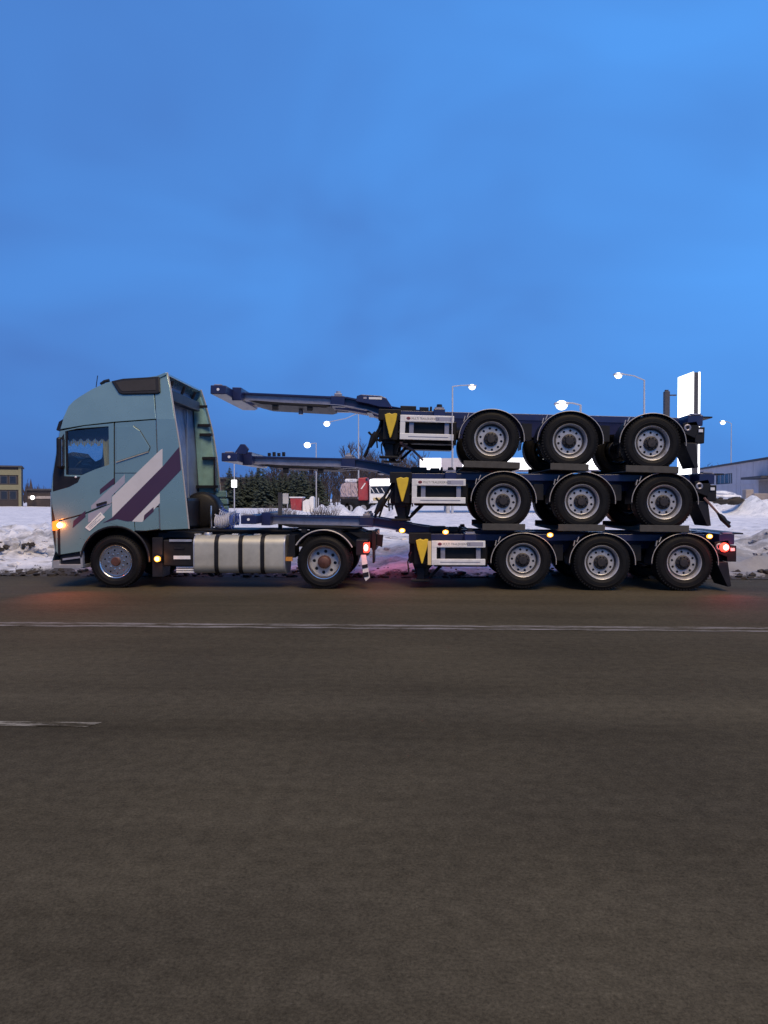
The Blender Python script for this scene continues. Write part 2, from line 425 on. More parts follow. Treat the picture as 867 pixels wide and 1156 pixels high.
# ------------------------------------------------------------------ mesh helper
class MB:
    def __init__(self, off=(0, 0, 0)):
        self.v, self.f, self.sm = [], [], []
        self.o = Vector(off)
    def add(self, vs, fs, smooth=False):
        k = len(self.v)
        self.v += [Vector(a) + self.o for a in vs]
        self.f += [tuple(i + k for i in f) for f in fs]
        self.sm += [smooth] * len(fs)
        return self
    def box(self, x0, x1, y0, y1, z0, z1):
        vs = [(x, y, z) for x in (x0, x1) for y in (y0, y1) for z in (z0, z1)]
        return self.add(vs, [(0, 1, 3, 2), (4, 6, 7, 5), (0, 4, 5, 1), (2, 3, 7, 6), (0, 2, 6, 4), (1, 5, 7, 3)])
    def obox(self, c, size, mtx):
        hx, hy, hz = size[0] / 2, size[1] / 2, size[2] / 2
        vs = [Vector(c) + mtx @ Vector((x, y, z)) for x in (-hx, hx) for y in (-hy, hy) for z in (-hz, hz)]
        return self.add(vs, [(0, 1, 3, 2), (4, 6, 7, 5), (0, 4, 5, 1), (2, 3, 7, 6), (0, 2, 6, 4), (1, 5, 7, 3)])
    def prism(self, poly, y0, y1, holes=()):
        """poly in (x, z), extruded along y; y0, y1 may be functions of (x, z)"""
        fy0 = y0 if callable(y0) else (lambda x, z: y0)
        fy1 = y1 if callable(y1) else (lambda x, z: y1)
        loops = [list(poly)] + [list(h) for h in holes]
        pts = [p for l in loops for p in l]
        tris = tessellate_polygon([[Vector((p[0], p[1], 0)) for p in l] for l in loops])
        n = len(pts)
        vs = [(p[0], fy0(*p), p[1]) for p in pts] + [(p[0], fy1(*p), p[1]) for p in pts]
        fs = []
        for a, b, c in tris:
            A, B, C = pts[a], pts[b], pts[c]
            if (B[0] - A[0]) * (C[1] - A[1]) - (B[1] - A[1]) * (C[0] - A[0]) < 0:
                b, c = c, b
            fs.append((a, b, c))
            fs.append((n + a, n + c, n + b))
        k = 0
        for l in loops:
            m = len(l)
            ar = sum(l[i][0] * l[(i + 1) % m][1] - l[(i + 1) % m][0] * l[i][1] for i in range(m))
            flip = (ar < 0) ^ (k > 0)
            for i in range(m):
                a, b = k + i, k + (i + 1) % m
                fs.append((a, n + a, n + b, b) if not flip else (a, b, n + b, n + a))
            k += m
        return self.add(vs, fs)
    def tube(self, path, r, n=6, cap=True, smooth=True):
        path = [Vector(p) for p in path]
        rs = r if isinstance(r, (list, tuple)) else [r] * len(path)
        vs, fs = [], []
        prev = None
        for i, p in enumerate(path):
            d = (path[min(i + 1, len(path) - 1)] - path[max(i - 1, 0)])
            if d.length < 1e-9:
                d = Vector((0, 0, 1))
            d.normalize()
            if prev is None:
                a = d.orthogonal().normalized()
            else:
                a = (prev - d * prev.dot(d))
                a = a.normalized() if a.length > 1e-6 else d.orthogonal().normalized()
            prev = a
            b = d.cross(a)
            for k in range(n):
                t = 2 * math.pi * k / n
                vs.append(p + (a * math.cos(t) + b * math.sin(t)) * rs[i])
        for i in range(len(path) - 1):
            for k in range(n):
                fs.append((i * n + k, i * n + (k + 1) % n, (i + 1) * n + (k + 1) % n, (i + 1) * n + k))
        if cap:
            fs.append(tuple(reversed(range(n))))
            fs.append(tuple(range((len(path) - 1) * n, len(path) * n)))
        return self.add(vs, fs, smooth)
    def lathe(self, prof, c=(0, 0, 0), n=48, smooth=True, ang=None):
        """profile of (r, y) revolved about the y axis"""
        vs, fs = [], []
        m = len(prof)
        for k in range(n):
            t = 2 * math.pi * k / n
            for r, y in prof:
                vs.append((c[0] + r * math.cos(t), c[1] + y, c[2] + r * math.sin(t)))
        for k in range(n):
            q = (k + 1) % n
            for i in range(m - 1):
                fs.append((k * m + i, k * m + i + 1, q * m + i + 1, q * m + i))
        return self.add(vs, fs, smooth)
    def ico(self, c, r, sub=1, sc=(1, 1, 1), jit=0.0, seed=0):
        import bmesh
        bm = bmesh.new()
        bmesh.ops.create_icosphere(bm, subdivisions=sub, radius=1)
        rnd = random.Random(seed)
        vs = []
        for v in bm.verts:
            k = r * (1 + jit * (noise.noise(v.co * 1.7 + Vector((seed * 3.1, 0, 0))) * 1.6 + rnd.uniform(-0.3, 0.3)))
            vs.append((c[0] + v.co.x * k * sc[0], c[1] + v.co.y * k * sc[1], c[2] + v.co.z * k * sc[2]))
        fs = [tuple(v.index for v in f.verts) for f in bm.faces]
        bm.free()
        return self.add(vs, fs, True)
    def mesh(self, name, material):
        me = bpy.data.meshes.new(name)
        me.from_pydata([tuple(v) for v in self.v], [], self.f)
        me.polygons.foreach_set('use_smooth', self.sm)
        me.materials.append(material)
        me.update()
        return me
    def build(self, name, material, parent=None, bevel=0.0):
        o = bpy.data.objects.new(name, self.mesh(name, material))
        COL.objects.link(o)
        if parent:
            o.parent = parent
        if any(self.sm):
            o.data.set_sharp_from_angle(angle=R(38))
        if bevel:
            b = o.modifiers.new('bevel', 'BEVEL')
            b.width = bevel
            b.segments = 2
            b.limit_method = 'ANGLE'
            b.angle_limit = R(40)
        return o

def tag(o, label=None, cat=None, group=None, kind=None):
    if label: o['label'] = label
    if cat: o['category'] = cat
    if group: o['group'] = group
    if kind: o['kind'] = kind
    return o

def empty(name, loc=(0, 0, 0), parent=None, rot=(0, 0, 0)):
    o = bpy.data.objects.new(name, None)
    o.empty_display_size = 0.2
    COL.objects.link(o)
    o.location = loc
    o.rotation_euler = rot
    if parent:
        o.parent = parent
    return o

def inst(me, name, parent=None, loc=(0, 0, 0), rot=(0, 0, 0), sc=(1, 1, 1)):
    o = bpy.data.objects.new(name, me)
    COL.objects.link(o)
    o.location, o.rotation_euler, o.scale = loc, rot, sc
    if parent:
        o.parent = parent
    return o

def copy_tree(o, parent=None):
    c = o.copy()
    COL.objects.link(c)
    if parent:
        c.parent = parent
    for ch in list(o.children):
        copy_tree(ch, c)
    return c

def lamp_light(name, loc, col, watt, parent=None, r=0.04):
    d = bpy.data.lights.new(name, 'POINT')
    d.energy = watt
    d.color = col
    d.shadow_soft_size = r
    o = bpy.data.objects.new(name, d)
    COL.objects.link(o)
    o.location = loc
    if parent:
        o.parent = parent
    return o

def text_mesh(body, size, material, squeeze=1.0):
    cu = bpy.data.curves.new('text', 'FONT')
    cu.body = body
    cu.size = size
    cu.extrude = 0.001
    cu.resolution_u = 2
    t = bpy.data.objects.new('text', cu)
    COL.objects.link(t)
    me = bpy.data.meshes.new_from_object(t.evaluated_get(bpy.context.evaluated_depsgraph_get()))
    bpy.data.objects.remove(t)
    me.transform(Matrix.Scale(squeeze, 4, (1, 0, 0)))
    me.transform(Matrix.Rotation(R(90), 4, 'X'))
    me.materials.clear()
    me.materials.append(material)
    return me

def XZ(pts, Y=0.0):
    out = []
    for p in pts:
        q = P(p[0], p[1], Y)
        out.append((q.x, q.z))
    return out

# ------------------------------------------------------------------ ground
def sstep(a, b, x):
    t = max(0, min(1, (x - a) / (b - a)))
    return t * t * (3 - 2 * t)

MOUNDS = []          # (x, y, radius, height)
def mound(px, py_top, Z, wpx, z0=0.4):
    Y = Z + CAM.y
    q = P(px, py_top, Y)
    MOUNDS.append((q.x, Y, wpx * Z / F * 0.5, q.z - z0))
for a in ((362, 570, 50, 24), (384, 567, 52, 30), (405, 569, 51, 18), (428, 566, 53, 36), (448, 569, 51, 24),
          (330, 575, 56, 50), (812, 559.5, 62, 40), (846, 562.5, 58, 30), (866, 566, 56, 26), (800, 566, 55, 26),
          (300, 579, 48, 40), (560, 572, 52, 60), (640, 572, 52, 60), (720, 571, 54, 60)):
    mound(*a)

def hgt(x, y):
    if y < 1.95:
        return -0.03
    nv = noise.noise(Vector((x * 0.55, y * 0.55, 3.3)))
    n2 = noise.noise(Vector((x * 1.9, y * 1.9, 7.1)))
    n3 = noise.noise(Vector((x * 5.3, y * 5.3, 1.7)))
    e = y - (2.22 + 0.30 * noise.noise(Vector((x * 0.8, 0, 9.0))))
    bank = sstep(-0.1, 3.6, e) * 0.50 * (1 - 0.45 * sstep(6, 14, e))
    bank += 0.10 * sstep(-0.1, 0.45, e)
    k = sstep(0.0, 1.2, e) * (1 - 0.75 * sstep(8, 30, e))
    z = bank + k * (0.17 * nv + 0.10 * n2 + 0.045 * n3)
    # lumpy crest left of the cab
    left = sstep(-5.2, -6.6, x) * sstep(1.2, 2.6, e) * (1 - sstep(5.5, 8, e))
    z += left * (0.12 + 0.22 * max(0, n2) + 0.10 * n3)
    # wheel ruts leading off to the right
    rt = sstep(4.2, 6.0, x) * sstep(0.2, 1.0, e) * (1 - sstep(6.5, 8.5, e))
    z += rt * 0.12 * n2
    z -= rt * 0.30 * (0.5 + 0.5 * math.sin((y + 0.18 * x) * 3.3 + nv * 1.5))
    far = sstep(10, 40, e)
    z += far * 0.12 * noise.noise(Vector((x * 0.12, y * 0.12, 0)))
    for mx_, my_, r_, h_ in MOUNDS:
        dx, dy = (x - mx_) / r_, (y - my_) / (r_ * 1.1 + 1.0)
        d2 = dx * dx + dy * dy
        if d2 < 6:
            z += h_ * math.exp(-d2 * 1.6) * (1 + 0.30 * noise.noise(Vector((x * 1.1, y * 1.1, 5))))
    return z

def axis(a, b, step, lo, hi, grow=1.18):
    v = [a + i * step for i in range(int((b - a) / step) + 1)]
    s, x = step, v[-1]
    while x < hi:
        s = min(s * grow, 60)
        x += s
        v.append(x)
    s, x = step, v[0]
    pre = []
    while x > lo:
        s = min(s * grow, 60)
        x -= s
        pre.append(x)
    return list(reversed(pre)) + v
xs = axis(-9.0, 12.0, 0.12, -420, 420, 1.03)
ys = axis(1.9, 10.0, 0.10, 1.9, 900, 1.022)
gm = MB()
nx = len(xs)
gm.add([(x, y, hgt(x, y)) for y in ys for x in xs],
       [(j * nx + i, j * nx + i + 1, (j + 1) * nx + i + 1, (j + 1) * nx + i) for j in range(len(ys) - 1) for i in range(nx - 1)], True)
g = gm.build('snow_ground', M['snow'])
tag(g, kind='structure')
gb = MB()
gb.add([(-3000, -60, -0.06), (3000, -60, -0.06), (3000, 3000, -0.06), (-3000, 3000, -0.06)], [(0, 1, 2, 3)])
tag(gb.build('ground', M['snow']), kind='structure')
rd = MB()
rd.add([(-420, -45, 0), (420, -45, 0), (420, 2.42, 0), (-420, 2.42, 0)], [(0, 1, 2, 3)])
tag(rd.build('road', M['asphalt']), kind='structure')

def ground_pt(px, py):
    """point of the road surface seen at a pixel"""
    a = P(px, py, 0.0)
    t = (0 - CAM.z) / (a.z - CAM.z)
    return CAM + (a - CAM) * t
yl = ground_pt(433, 708).y
for y0, y1 in ((yl - 0.15, yl - 0.035), (yl + 0.03, yl + 0.17)):     # the old line worn into two tracks
    ln = MB()
    ln.add([(-120, y0, 0.004), (120, y0, 0.004), (120, y1, 0.004), (-120, y1, 0.004)], [(0, 1, 2, 3)])
    tag(ln.build('road_edge_line', M['edgepaint']), kind='structure')
ye, xe = ground_pt(100, 818.5).y, ground_pt(102, 818.5).x
for k in range(-3, 3):
    x1 = xe + k * 12.0
    dm = MB()
    dm.add([(x1 - 3.0, ye - 0.055, 0.004), (x1, ye - 0.055, 0.004), (x1 + 0.06, ye + 0.055, 0.004), (x1 - 3.0, ye + 0.055, 0.004)], [(0, 1, 2, 3)])
    if k in (-1, 0) or k < 0:
        tag(dm.build('road_lane_dash', M['dashpaint']), kind='structure')
# rubble of ploughed slush along the toe of the bank
sr = MB()
rnd = random.Random(3)
for i in range(700):
    x, y = rnd.uniform(-9, 10), 2.0 + abs(rnd.gauss(0, 0.38))
    s = 0.012 + 0.07 * rnd.random() ** 3
    sr.ico((x, y, max(0.0, hgt(x, y)) + s * 0.2), s, 1, (rnd.uniform(.8, 1.6), 1, rnd.uniform(.5, .8)), 0.6, i)
tag(sr.build('slush_rubble', M['mud']), 'brown lumps of frozen slush along the road edge', 'slush', kind='stuff')
sr = MB()
for i in range(240):
    x, y = rnd.choice((rnd.uniform(-9, -5.5), rnd.uniform(4, 11), rnd.uniform(-9, 11))), rnd.uniform(2.8, 8.5)
    s = rnd.uniform(0.03, 0.10)
    sr.ico((x, y, hgt(x, y) + s * 0.2), s, 1, (1.2, 1, 0.7), 0.6, i)
tag(sr.build('snow_rubble', M['snow']), 'small broken lumps of ploughed snow on the bank', 'snow', kind='stuff')

def clump(px, py, wpx, Y, label, dirty):
    q = P(px, py, Y)
    r = wpx / F * (Y - CAM.y) * 0.5
    t = empty('snow_clump', (q.x, Y, q.z))
    MB().ico((0, 0, r * 0.45), r, 3, (1.0, 0.8, 0.85), 0.35, int(px)).build('snow_lump', M['snow'], t)
    if dirty:
        mc = MB()
        rk = random.Random(int(px))
        for k in range(7):
            mc.ico((r * rk.uniform(-0.55, 0.75), -r * rk.uniform(0.45, 0.8), r * rk.uniform(0.1, 0.75)), r * rk.uniform(0.16, 0.36), 2, (1.3, 0.7, 0.8), 0.6, int(px) + k)
        mc.build('mud_crust', M['mud'], t)
    tag(t, label, 'snow clump', 'ploughed snow clumps on the roadside bank')
clump(8, 622, 26, 4.0, 'big ploughed snow clump with dark mud crust at the left edge of the photo', True)
clump(34, 621, 20, 4.0, 'ploughed snow clump with mud crust between the left edge and the truck bumper', True)
clump(48, 622, 9, 4.0, 'small clean snow clump just in front of the truck bumper', False)

# ------------------------------------------------------------------ wheels
def ring_pts(r, n, c=(0, 0), ph=0.0):
    return [(c[0] + r * math.cos(ph + 2 * math.pi * k / n), c[1] + r * math.sin(ph + 2 * math.pi * k / n)) for k in range(n)]

def tyre_mesh(Rr, wd):
    p = [(0.288, 0.045), (0.296, 0.022), (0.315, 0.012), (0.345, 0.004), (0.352, 0.0), (0.358, 0.004), (Rr - 0.09, 0.0), (Rr - 0.075, 0.003),
         (Rr - 0.07, 0.0), (Rr - 0.045, 0.010), (Rr - 0.018, 0.028), (Rr - 0.004, 0.048)]
    tread = [(Rr, 0.06)]
    g = 4
    for k in range(g):
        y = 0.06 + (wd - 0.12) * (k + 1) / (g + 1)
        tread += [(Rr, y - 0.008), (Rr - 0.012, y - 0.006), (Rr - 0.012, y + 0.006), (Rr, y + 0.008)]
    tread += [(Rr, wd - 0.06)]
    prof = p + tread + [(r, wd - y) for r, y in reversed(p)]
    m = MB().lathe(prof, n=64)
    # shoulder lugs
    for k in range(60):
        t = 2 * math.pi * k / 60
        mt = Matrix.Rotation(-t, 3, 'Y')
        c = mt @ Vector((Rr - 0.018, 0.0, 0))
        m.obox((c.x, 0.03, c.z), (0.03, 0.022, 0.028), mt)
    return m.mesh('tyre', M['rubber'])

def disc(m, r_out, r_in, y, th, holes, hr, nh, n=60):
    hs = [list(reversed(ring_pts(r_in, 30)))] + [ring_pts(hr, 10, (holes * math.cos(2 * math.pi * k / nh), holes * math.sin(2 * math.pi * k / nh))) for k in range(nh)]
    m.prism(ring_pts(r_out, n), y, y + th, hs)

def bolts(m, rr, n, y0, y1, br):
    for k in range(n):
        t = 2 * math.pi * (k + 0.5) / n
        m.lathe([(0.0001, y0), (br * 0.8, y0), (br, y0 + 0.006), (br, y1)], (rr * math.cos(t), 0, rr * math.sin(t)), 6, False)

def wheel_proto(kind):
    if kind == 'trailer':
        tm = tyre_mesh(0.49, 0.37)
        a = MB().lathe([(0.262, 0.10), (0.268, 0.05), (0.278, 0.030), (0.287, 0.016), (0.297, 0.012), (0.301, 0.022), (0.298, 0.05)], n=56)
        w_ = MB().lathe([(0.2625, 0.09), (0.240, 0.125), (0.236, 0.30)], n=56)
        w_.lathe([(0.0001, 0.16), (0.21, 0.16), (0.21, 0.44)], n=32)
        b = MB()
        disc(b, 0.228, 0.124, 0.105, 0.014, 0.186, 0.022, 10)
        b.lathe([(0.240, 0.14), (0.232, 0.108), (0.224, 0.100), (0.216, 0.105)], n=56)
        c = MB().lathe([(0.125, 0.12), (0.125, 0.082), (0.112, 0.072), (0.076, 0.070), (0.074, 0.035), (0.064, 0.024), (0.0001, 0.022)], n=40)
        bolts(c, 0.098, 10, 0.048, 0.080, 0.012)
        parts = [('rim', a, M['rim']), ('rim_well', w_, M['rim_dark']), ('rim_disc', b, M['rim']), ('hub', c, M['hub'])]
    elif kind == 'steer':
        tm = tyre_mesh(0.475, 0.31)
        a = MB().lathe([(0.25, 0.14), (0.266, 0.05), (0.278, 0.024), (0.288, 0.014), (0.297, 0.012), (0.300, 0.024), (0.298, 0.05)], n=56)
        b = MB()
        disc(b, 0.255, 0.075, 0.030, 0.014, 0.205, 0.017, 10)
        b.lathe([(0.27, 0.05), (0.258, 0.026), (0.240, 0.027)], n=56)
        bolts(b, 0.140, 10, 0.002, 0.032, 0.016)
        c = MB().lathe([(0.080, 0.04), (0.080, 0.0), (0.070, -0.012), (0.0001, -0.014)], n=36)
        parts = [('rim', a, M['chrome']), ('rim_disc', b, M['chrome']), ('hub', c, M['hubred'])]
    else:
        tm = tyre_mesh(0.475, 0.30)
        a = MB().lathe([(0.250, 0.13), (0.258, 0.06), (0.272, 0.030), (0.284, 0.015), (0.297, 0.012), (0.301, 0.022), (0.298, 0.05)], n=56)
        b = MB().lathe([(0.252, 0.12), (0.238, 0.15)], n=56)
        disc(b, 0.240, 0.110, 0.148, 0.014, 0.188, 0.030, 8)
        c = MB().lathe([(0.118, 0.15), (0.118, 0.07), (0.105, 0.055), (0.098, 0.02), (0.08, 0.008), (0.0001, 0.006)], n=40)
        bolts(c, 0.108, 10, 0.040, 0.075, 0.010)
        w_ = MB().lathe([(0.0001, 0.2), (0.22, 0.2), (0.22, 0.4)], n=32)
        parts = [('rim', a, M['chrome']), ('brake_drum', w_, M['hub']), ('rim_disc', b, M['rim']), ('hub', c, M['hubred'])]
    ms = []
    for nm, mb, mm in parts:
        me = mb.mesh(nm, mm)
        me.set_sharp_from_angle(angle=R(38))
        ms.append((nm, me))
    tm.set_sharp_from_angle(angle=R(38))
    ms.append(('tyre', tm))
    return ms
WP = {k: wheel_proto(k) for k in ('trailer', 'steer', 'drive')}

def wheel(kind, parent, loc, far=False, spin=0.0, name='wheel'):
    e = empty(name, loc, parent, (0, spin, math.pi if far else 0))
    for nm, me in WP[kind]:
        inst(me, nm, e)
    return e

# ------------------------------------------------------------------ the tractor unit
front = P(129.8, 633, 0)
TR = empty('truck_tractor', (front.x, 0, 0))
tag(TR, 'teal metallic tractor unit with white and wine diagonal stripes pulling the stacked trailers', 'truck')
OX = -front.x
def tb():
    return MB((OX, 0, 0))
TOPIN = 0.17
def lin3(x, t):
    if x <= t[0][0]: return t[0][1]
    for (a, b), (c, d) in zip(t, t[1:]):
        if x <= c: return b + (d - b) * (x - a) / (c - a)
    return t[-1][1]
SEAM = [(60, 483.5), (200, 472.0)]      # joint between door line and high roof
def yin(px, py):
    sp_ = lin3(px, SEAM)
    return TOPIN * max(0, (sp_ - py) / 52.0)
def cabpt(px, py):
    Y = yin(px, py)
    q = P(px, py, Y)
    return (q.x, Y, q.z)
SEAMZ = [(P(a, b, 0).x, P(a, b, 0).z) for a, b in SEAM]
ZT = cabpt(150, 424)[2]
def ytop(x, z):
    zs = lin3(x, SEAMZ)
    return TOPIN * max(0, (z - zs) / 0.815)
def C2(pts):
    return [(cabpt(*p)[0], cabpt(*p)[2]) for p in pts]

roof_line = [(66.8, 487), (71.7, 470), (77.0, 458), (83, 452), (90, 447), (103.4, 438.8), (116, 433), (126, 429.8), (150, 428.0), (175, 427.0)]
front_line = [(62, 623), (58.8, 600), (57.3, 575), (57, 556), (59, 535), (62.5, 515), (66.8, 487)]
window = [(73.5, 487), (87, 484), (122.5, 481.5), (123.2, 524.5), (107, 530), (92, 536.5), (74.5, 536)]
outline = front_line[:-1] + roof_line + [(176, 446), (178, 500), (181, 598), (164, 600)] + [(129.8 + 39 * math.cos(R(a)), 633 - 39 * math.sin(R(a))) for a in (55, 75, 90, 105, 125, 145, 165)] + [(91.5, 622)]
ol2 = C2(outline)
win2 = C2(window)
# hollow inner shell with window holes on both sides
tb().prism(ol2, lambda x, z: ytop(x, z) + 0.035, lambda x, z: ytop(x, z) + 0.07, [win2]).build('inner_shell', M['dark'], TR)
tb().prism(ol2, lambda x, z: 2.43 - ytop(x, z), lambda x, z: 2.465 - ytop(x, z), [win2]).build('inner_shell', M['dark'], TR)
# roof and front skin: a strip round the outline, rounded at the sides
def skin(pts, material, name, bulge=0.0):
    m = tb()
    n = len(pts)
    secs = [(0.0, 0.018), (0.02, 0.006), (0.06, 0.0), (0.5, 0.0), (1.25, 0.0), (2.0, 0.0), (2.44, 0.0), (2.48, 0.006), (2.5, 0.018)]
    cx = sum(p[0] for p in ol2) / len(ol2)
    cz = sum(p[1] for p in ol2) / len(ol2)
    vs = []
    for y, ins in secs:
        for i, (x, z) in enumerate(pts):
            d = Vector((cx - x, cz - z)).normalized() * ins
            t = ytop(x, z)
            yy = t + y / 2.5 * (2.5 - 2 * t)
            bx = -bulge * math.sin(math.pi * y / 2.5) ** 0.5
            vs.append((x + d.x + bx, yy, z + d.y))
    fs = []
    for s in range(len(secs) - 1):
        for i in range(n - 1):
            fs.append((s * n + i, s * n + i + 1, (s + 1) * n + i + 1, (s + 1) * n + i))
    m.add(vs, fs, True)
    return m.build(name, material, TR)
skin(C2(roof_line[1:]), M['teal'], 'roof_skin')
skin(C2([(93, 641), (59, 641), (59, 633), (62, 623), (58.8, 600), (57.3, 575), (57, 556)]), M['teal'], 'front_skin', 0.10)
skin(C2([(57, 556), (59, 535), (62.5, 515), (66.8, 487), (71.7, 470)]), M['glass'], 'windscreen', 0.10)
skin(C2([(175, 427), (176, 446), (178, 500), (181, 598)]), M['cabwall'], 'rear_wall')
skin(C2([(181, 598), (164, 600), (150, 600)]), M['dark'], 'cab_floor')
for yy in (0.9, 1.7):
    a, b_ = P(176.5, 450, 0), P(180.6, 595, 0)
    tb().prism([(a.x, a.z), (a.x + 0.025, a.z), (b_.x + 0.025, b_.z), (b_.x, b_.z)], yy, yy + 0.05).build('wall_rib', M['cabwall'], TR)
# near and far side panels, flush in one plane, with recessed joints
def panel(name, pts, material=None, holes=(), th=0.03, both=True, c=True, out=0.0, bev=0.006):
    pp = C2(pts) if c else pts
    hh = [C2(h) if c else h for h in holes]
    o = tb().prism(pp, lambda x, z: ytop(x, z) - out, lambda x, z: ytop(x, z) - out + th, hh).build(name, material or M['teal'], TR, bev)
    if both:
        tb().prism(pp, lambda x, z: 2.5 - ytop(x, z) + out - th, lambda x, z: 2.5 - ytop(x, z) + out, hh).build(name, material or M['teal'], TR, bev)
    return o
# high roof panel
panel('roof_side_panel', [(68.2, 484.5), (71.9, 470.5), (77.2, 458.5), (83.2, 452.4), (90.2, 447.4), (103.6, 439.2), (116.2, 433.5), (126, 430.2), (150, 428.4), (173.2, 427.4), (173.8, 446), (175.9, 472.8), (129, 476.2), (95, 480)])
# door with window opening
door_pts = [(65.5, 497), (67.8, 486.5), (95, 481.0), (128.3, 477.6), (128.3, 565.8), (110, 573.5), (95, 579.5), (83, 583), (62.2, 588), (58.5, 570), (57.6, 556), (59.6, 536), (62.8, 516)]
door = panel('door', door_pts, None, [window], both=True)
# lower front corner round the arch
arch = [(129.8 + 38.5 * math.cos(R(a)), 633 - 38.5 * math.sin(R(a))) for a in (57, 70, 82, 94, 106, 118, 130, 142, 154, 166, 174)]
panel('front_corner_panel', [(62.4, 589.4), (83.2, 584.4), (95.2, 580.8), (110, 574.9), (129.4, 566.6), (149, 558.5), (152, 599.6)] + arch + [(91.3, 622.5), (66, 626.5), (62.8, 622)], bev=0.006)
panel('sleeper_side_panel', [(129.6, 477.4), (175.2, 474.0), (176.5, 500), (178.6, 560), (178.9, 571), (155, 579), (150.0, 557.2), (129.6, 565.2)])
panel('locker_door', [(150.3, 558.5), (155, 580.2), (178.9, 572.3), (179.6, 597.2), (164.5, 599.2), (152.6, 599)], out=0.002)
# rear side fairing
fair = [(174.9, 446.5), (174.6, 427.4), (177.5, 425), (188, 420.6), (191.6, 437), (197, 473), (202.4, 506), (208.7, 562), (212.4, 597), (181.2, 598.4), (179.5, 560), (177.6, 500), (176.6, 473)]
panel('side_fairing', fair, both=True, th=0.035)
ed = [cabpt(*p) for p in [(188, 420.6), (191.6, 437), (197, 473), (202.4, 506), (208.7, 562), (212.4, 597)]]
tb().tube([(a[0] + 0.012, a[1] + 0.012, a[2]) for a in ed], 0.014, 6).build('fairing_edge_trim', M['trim'], TR)
tb().tube([(a[0] + 0.012, 2.488 - a[1], a[2]) for a in ed], 0.014, 6).build('fairing_edge_trim', M['trim'], TR)
# inner liner of the far fairing with its braces
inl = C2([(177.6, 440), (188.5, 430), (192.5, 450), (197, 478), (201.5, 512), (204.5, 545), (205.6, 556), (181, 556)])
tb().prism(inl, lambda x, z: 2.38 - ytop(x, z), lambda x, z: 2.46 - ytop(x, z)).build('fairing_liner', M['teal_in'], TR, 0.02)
def far_px(px, py, Y=2.36):
    return P(px, py, Y)
for y0, xa, xb in ((459, 222, 235), (480, 224, 238), (490.5, 226, 240), (517, 229, 244), (549, 222, 247)):
    a, b_ = P(xa, y0, 2.33), P(xb, y0, 2.33)
    tb().box(a.x, b_.x, 2.27, 2.375 - ytop(a.x, a.z), a.z - 0.035, a.z + 0.02).build('fairing_brace', M['black'], TR)
a, b_ = P(242.3, 518, 2.3), P(242.3, 555, 2.3)
tb().box(a.x - 0.02, a.x + 0.02, 2.28, 2.375, b_.z, a.z).build('fairing_brace', M['black'], TR)
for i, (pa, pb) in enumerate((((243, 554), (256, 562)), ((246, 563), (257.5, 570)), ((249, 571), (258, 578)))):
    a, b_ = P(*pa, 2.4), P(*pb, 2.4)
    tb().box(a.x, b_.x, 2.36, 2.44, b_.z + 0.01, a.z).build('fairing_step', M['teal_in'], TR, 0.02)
# roof deflector between the fairings
rdl = [(150, 429), (165, 426.2), (177, 424.4), (188, 420.4), (188.6, 423), (178, 428.0), (165, 430)]
pts = C2(rdl)
tb().prism(pts, 0.14, 2.36).build('roof_deflector', M['teal'], TR, 0.01)
for yy in (0.5, 1.2, 1.9):
    a, b_ = P(177, 440, 0), P(187, 424, 0)
    tb().tube([(a.x, yy, a.z - 0.1), (b_.x - 0.03, yy, b_.z - 0.02)], 0.03, 6).build('deflector_strut', M['black'], TR)
a = P(179, 440, 0)
tb().box(a.x - 0.02, a.x + 0.12, 0.35, 2.15, a.z - 0.14, a.z + 0.05).build('deflector_rail', M['black'], TR, 0.01)
# dark side spoiler on the roof
sp = [(126, 430.5), (139, 427.6), (180.5, 425.2), (181.3, 443), (178, 444.6), (139, 445.4), (134.5, 444)]
tb().prism(C2(sp), lambda x, z: ytop(x, z) - 0.035, lambda x, z: ytop(x, z) + 0.02).build('roof_side_spoiler', M['black'], TR, 0.015)
sp2 = [(131, 432), (140, 430.2), (176, 428), (176.5, 441), (140, 442.3), (137, 441)]
tb().prism(C2(sp2), lambda x, z: ytop(x, z) - 0.042, lambda x, z: ytop(x, z) - 0.03).build('spoiler_inset', M['dark'], TR, 0.006)
# raised blank panel on the sleeper side
bp_ = [(131.2, 481.8), (151, 480.9), (158, 486), (169.6, 505), (168, 509.5), (131.4, 521.4)]
panel('sleeper_window_blank', bp_, None, out=0.014, th=0.02, bev=0.01)
bl = C2(bp_)
tb().tube([(x, -0.006, z) for x, z in bl[1:5]], 0.009, 5).build('blank_seal', M['seam'], TR)
tb().tube([(x, -0.012, z - 0.01) for x, z in [bl[4], bl[5]]], 0.010, 5).build('blank_lower_lip', M['trim'], TR)
tb().box(P(129.6, 530, 0).x, P(178, 530, 0).x, -0.0035, 0.01, P(150, 534, 0).z - 0.005, P(150, 534, 0).z + 0.005).build('side_seam', M['seam'], TR)
# window parts
gp = C2([(74, 487), (122.6, 482), (123, 524.4), (107, 529.6), (92, 536), (74.8, 535.6)])
for yy in (0.02, 2.475):
    tb().prism(gp, lambda x, z: yy + (ytop(x, z) if yy < 1 else -ytop(x, z)), lambda x, z: yy + 0.005 + (ytop(x, z) if yy < 1 else -ytop(x, z))).build('window_pane', M['glass'], TR)
qx = [P(x, 530, 0).x for x in (72.8, 76.2)]
tb().box(qx[0], qx[1], 0.005, 0.03, P(74, 537, 0).z, P(74, 487, 0).z).build('window_divider', M['black'], TR)
panel('mirror_base_trim', [(59.8, 537), (62.9, 517), (66, 498), (72.6, 489), (72.6, 537.5), (91, 538), (88, 544.5), (77.5, 550), (59.6, 555)], M['black'], both=True, out=0.004, th=0.012)
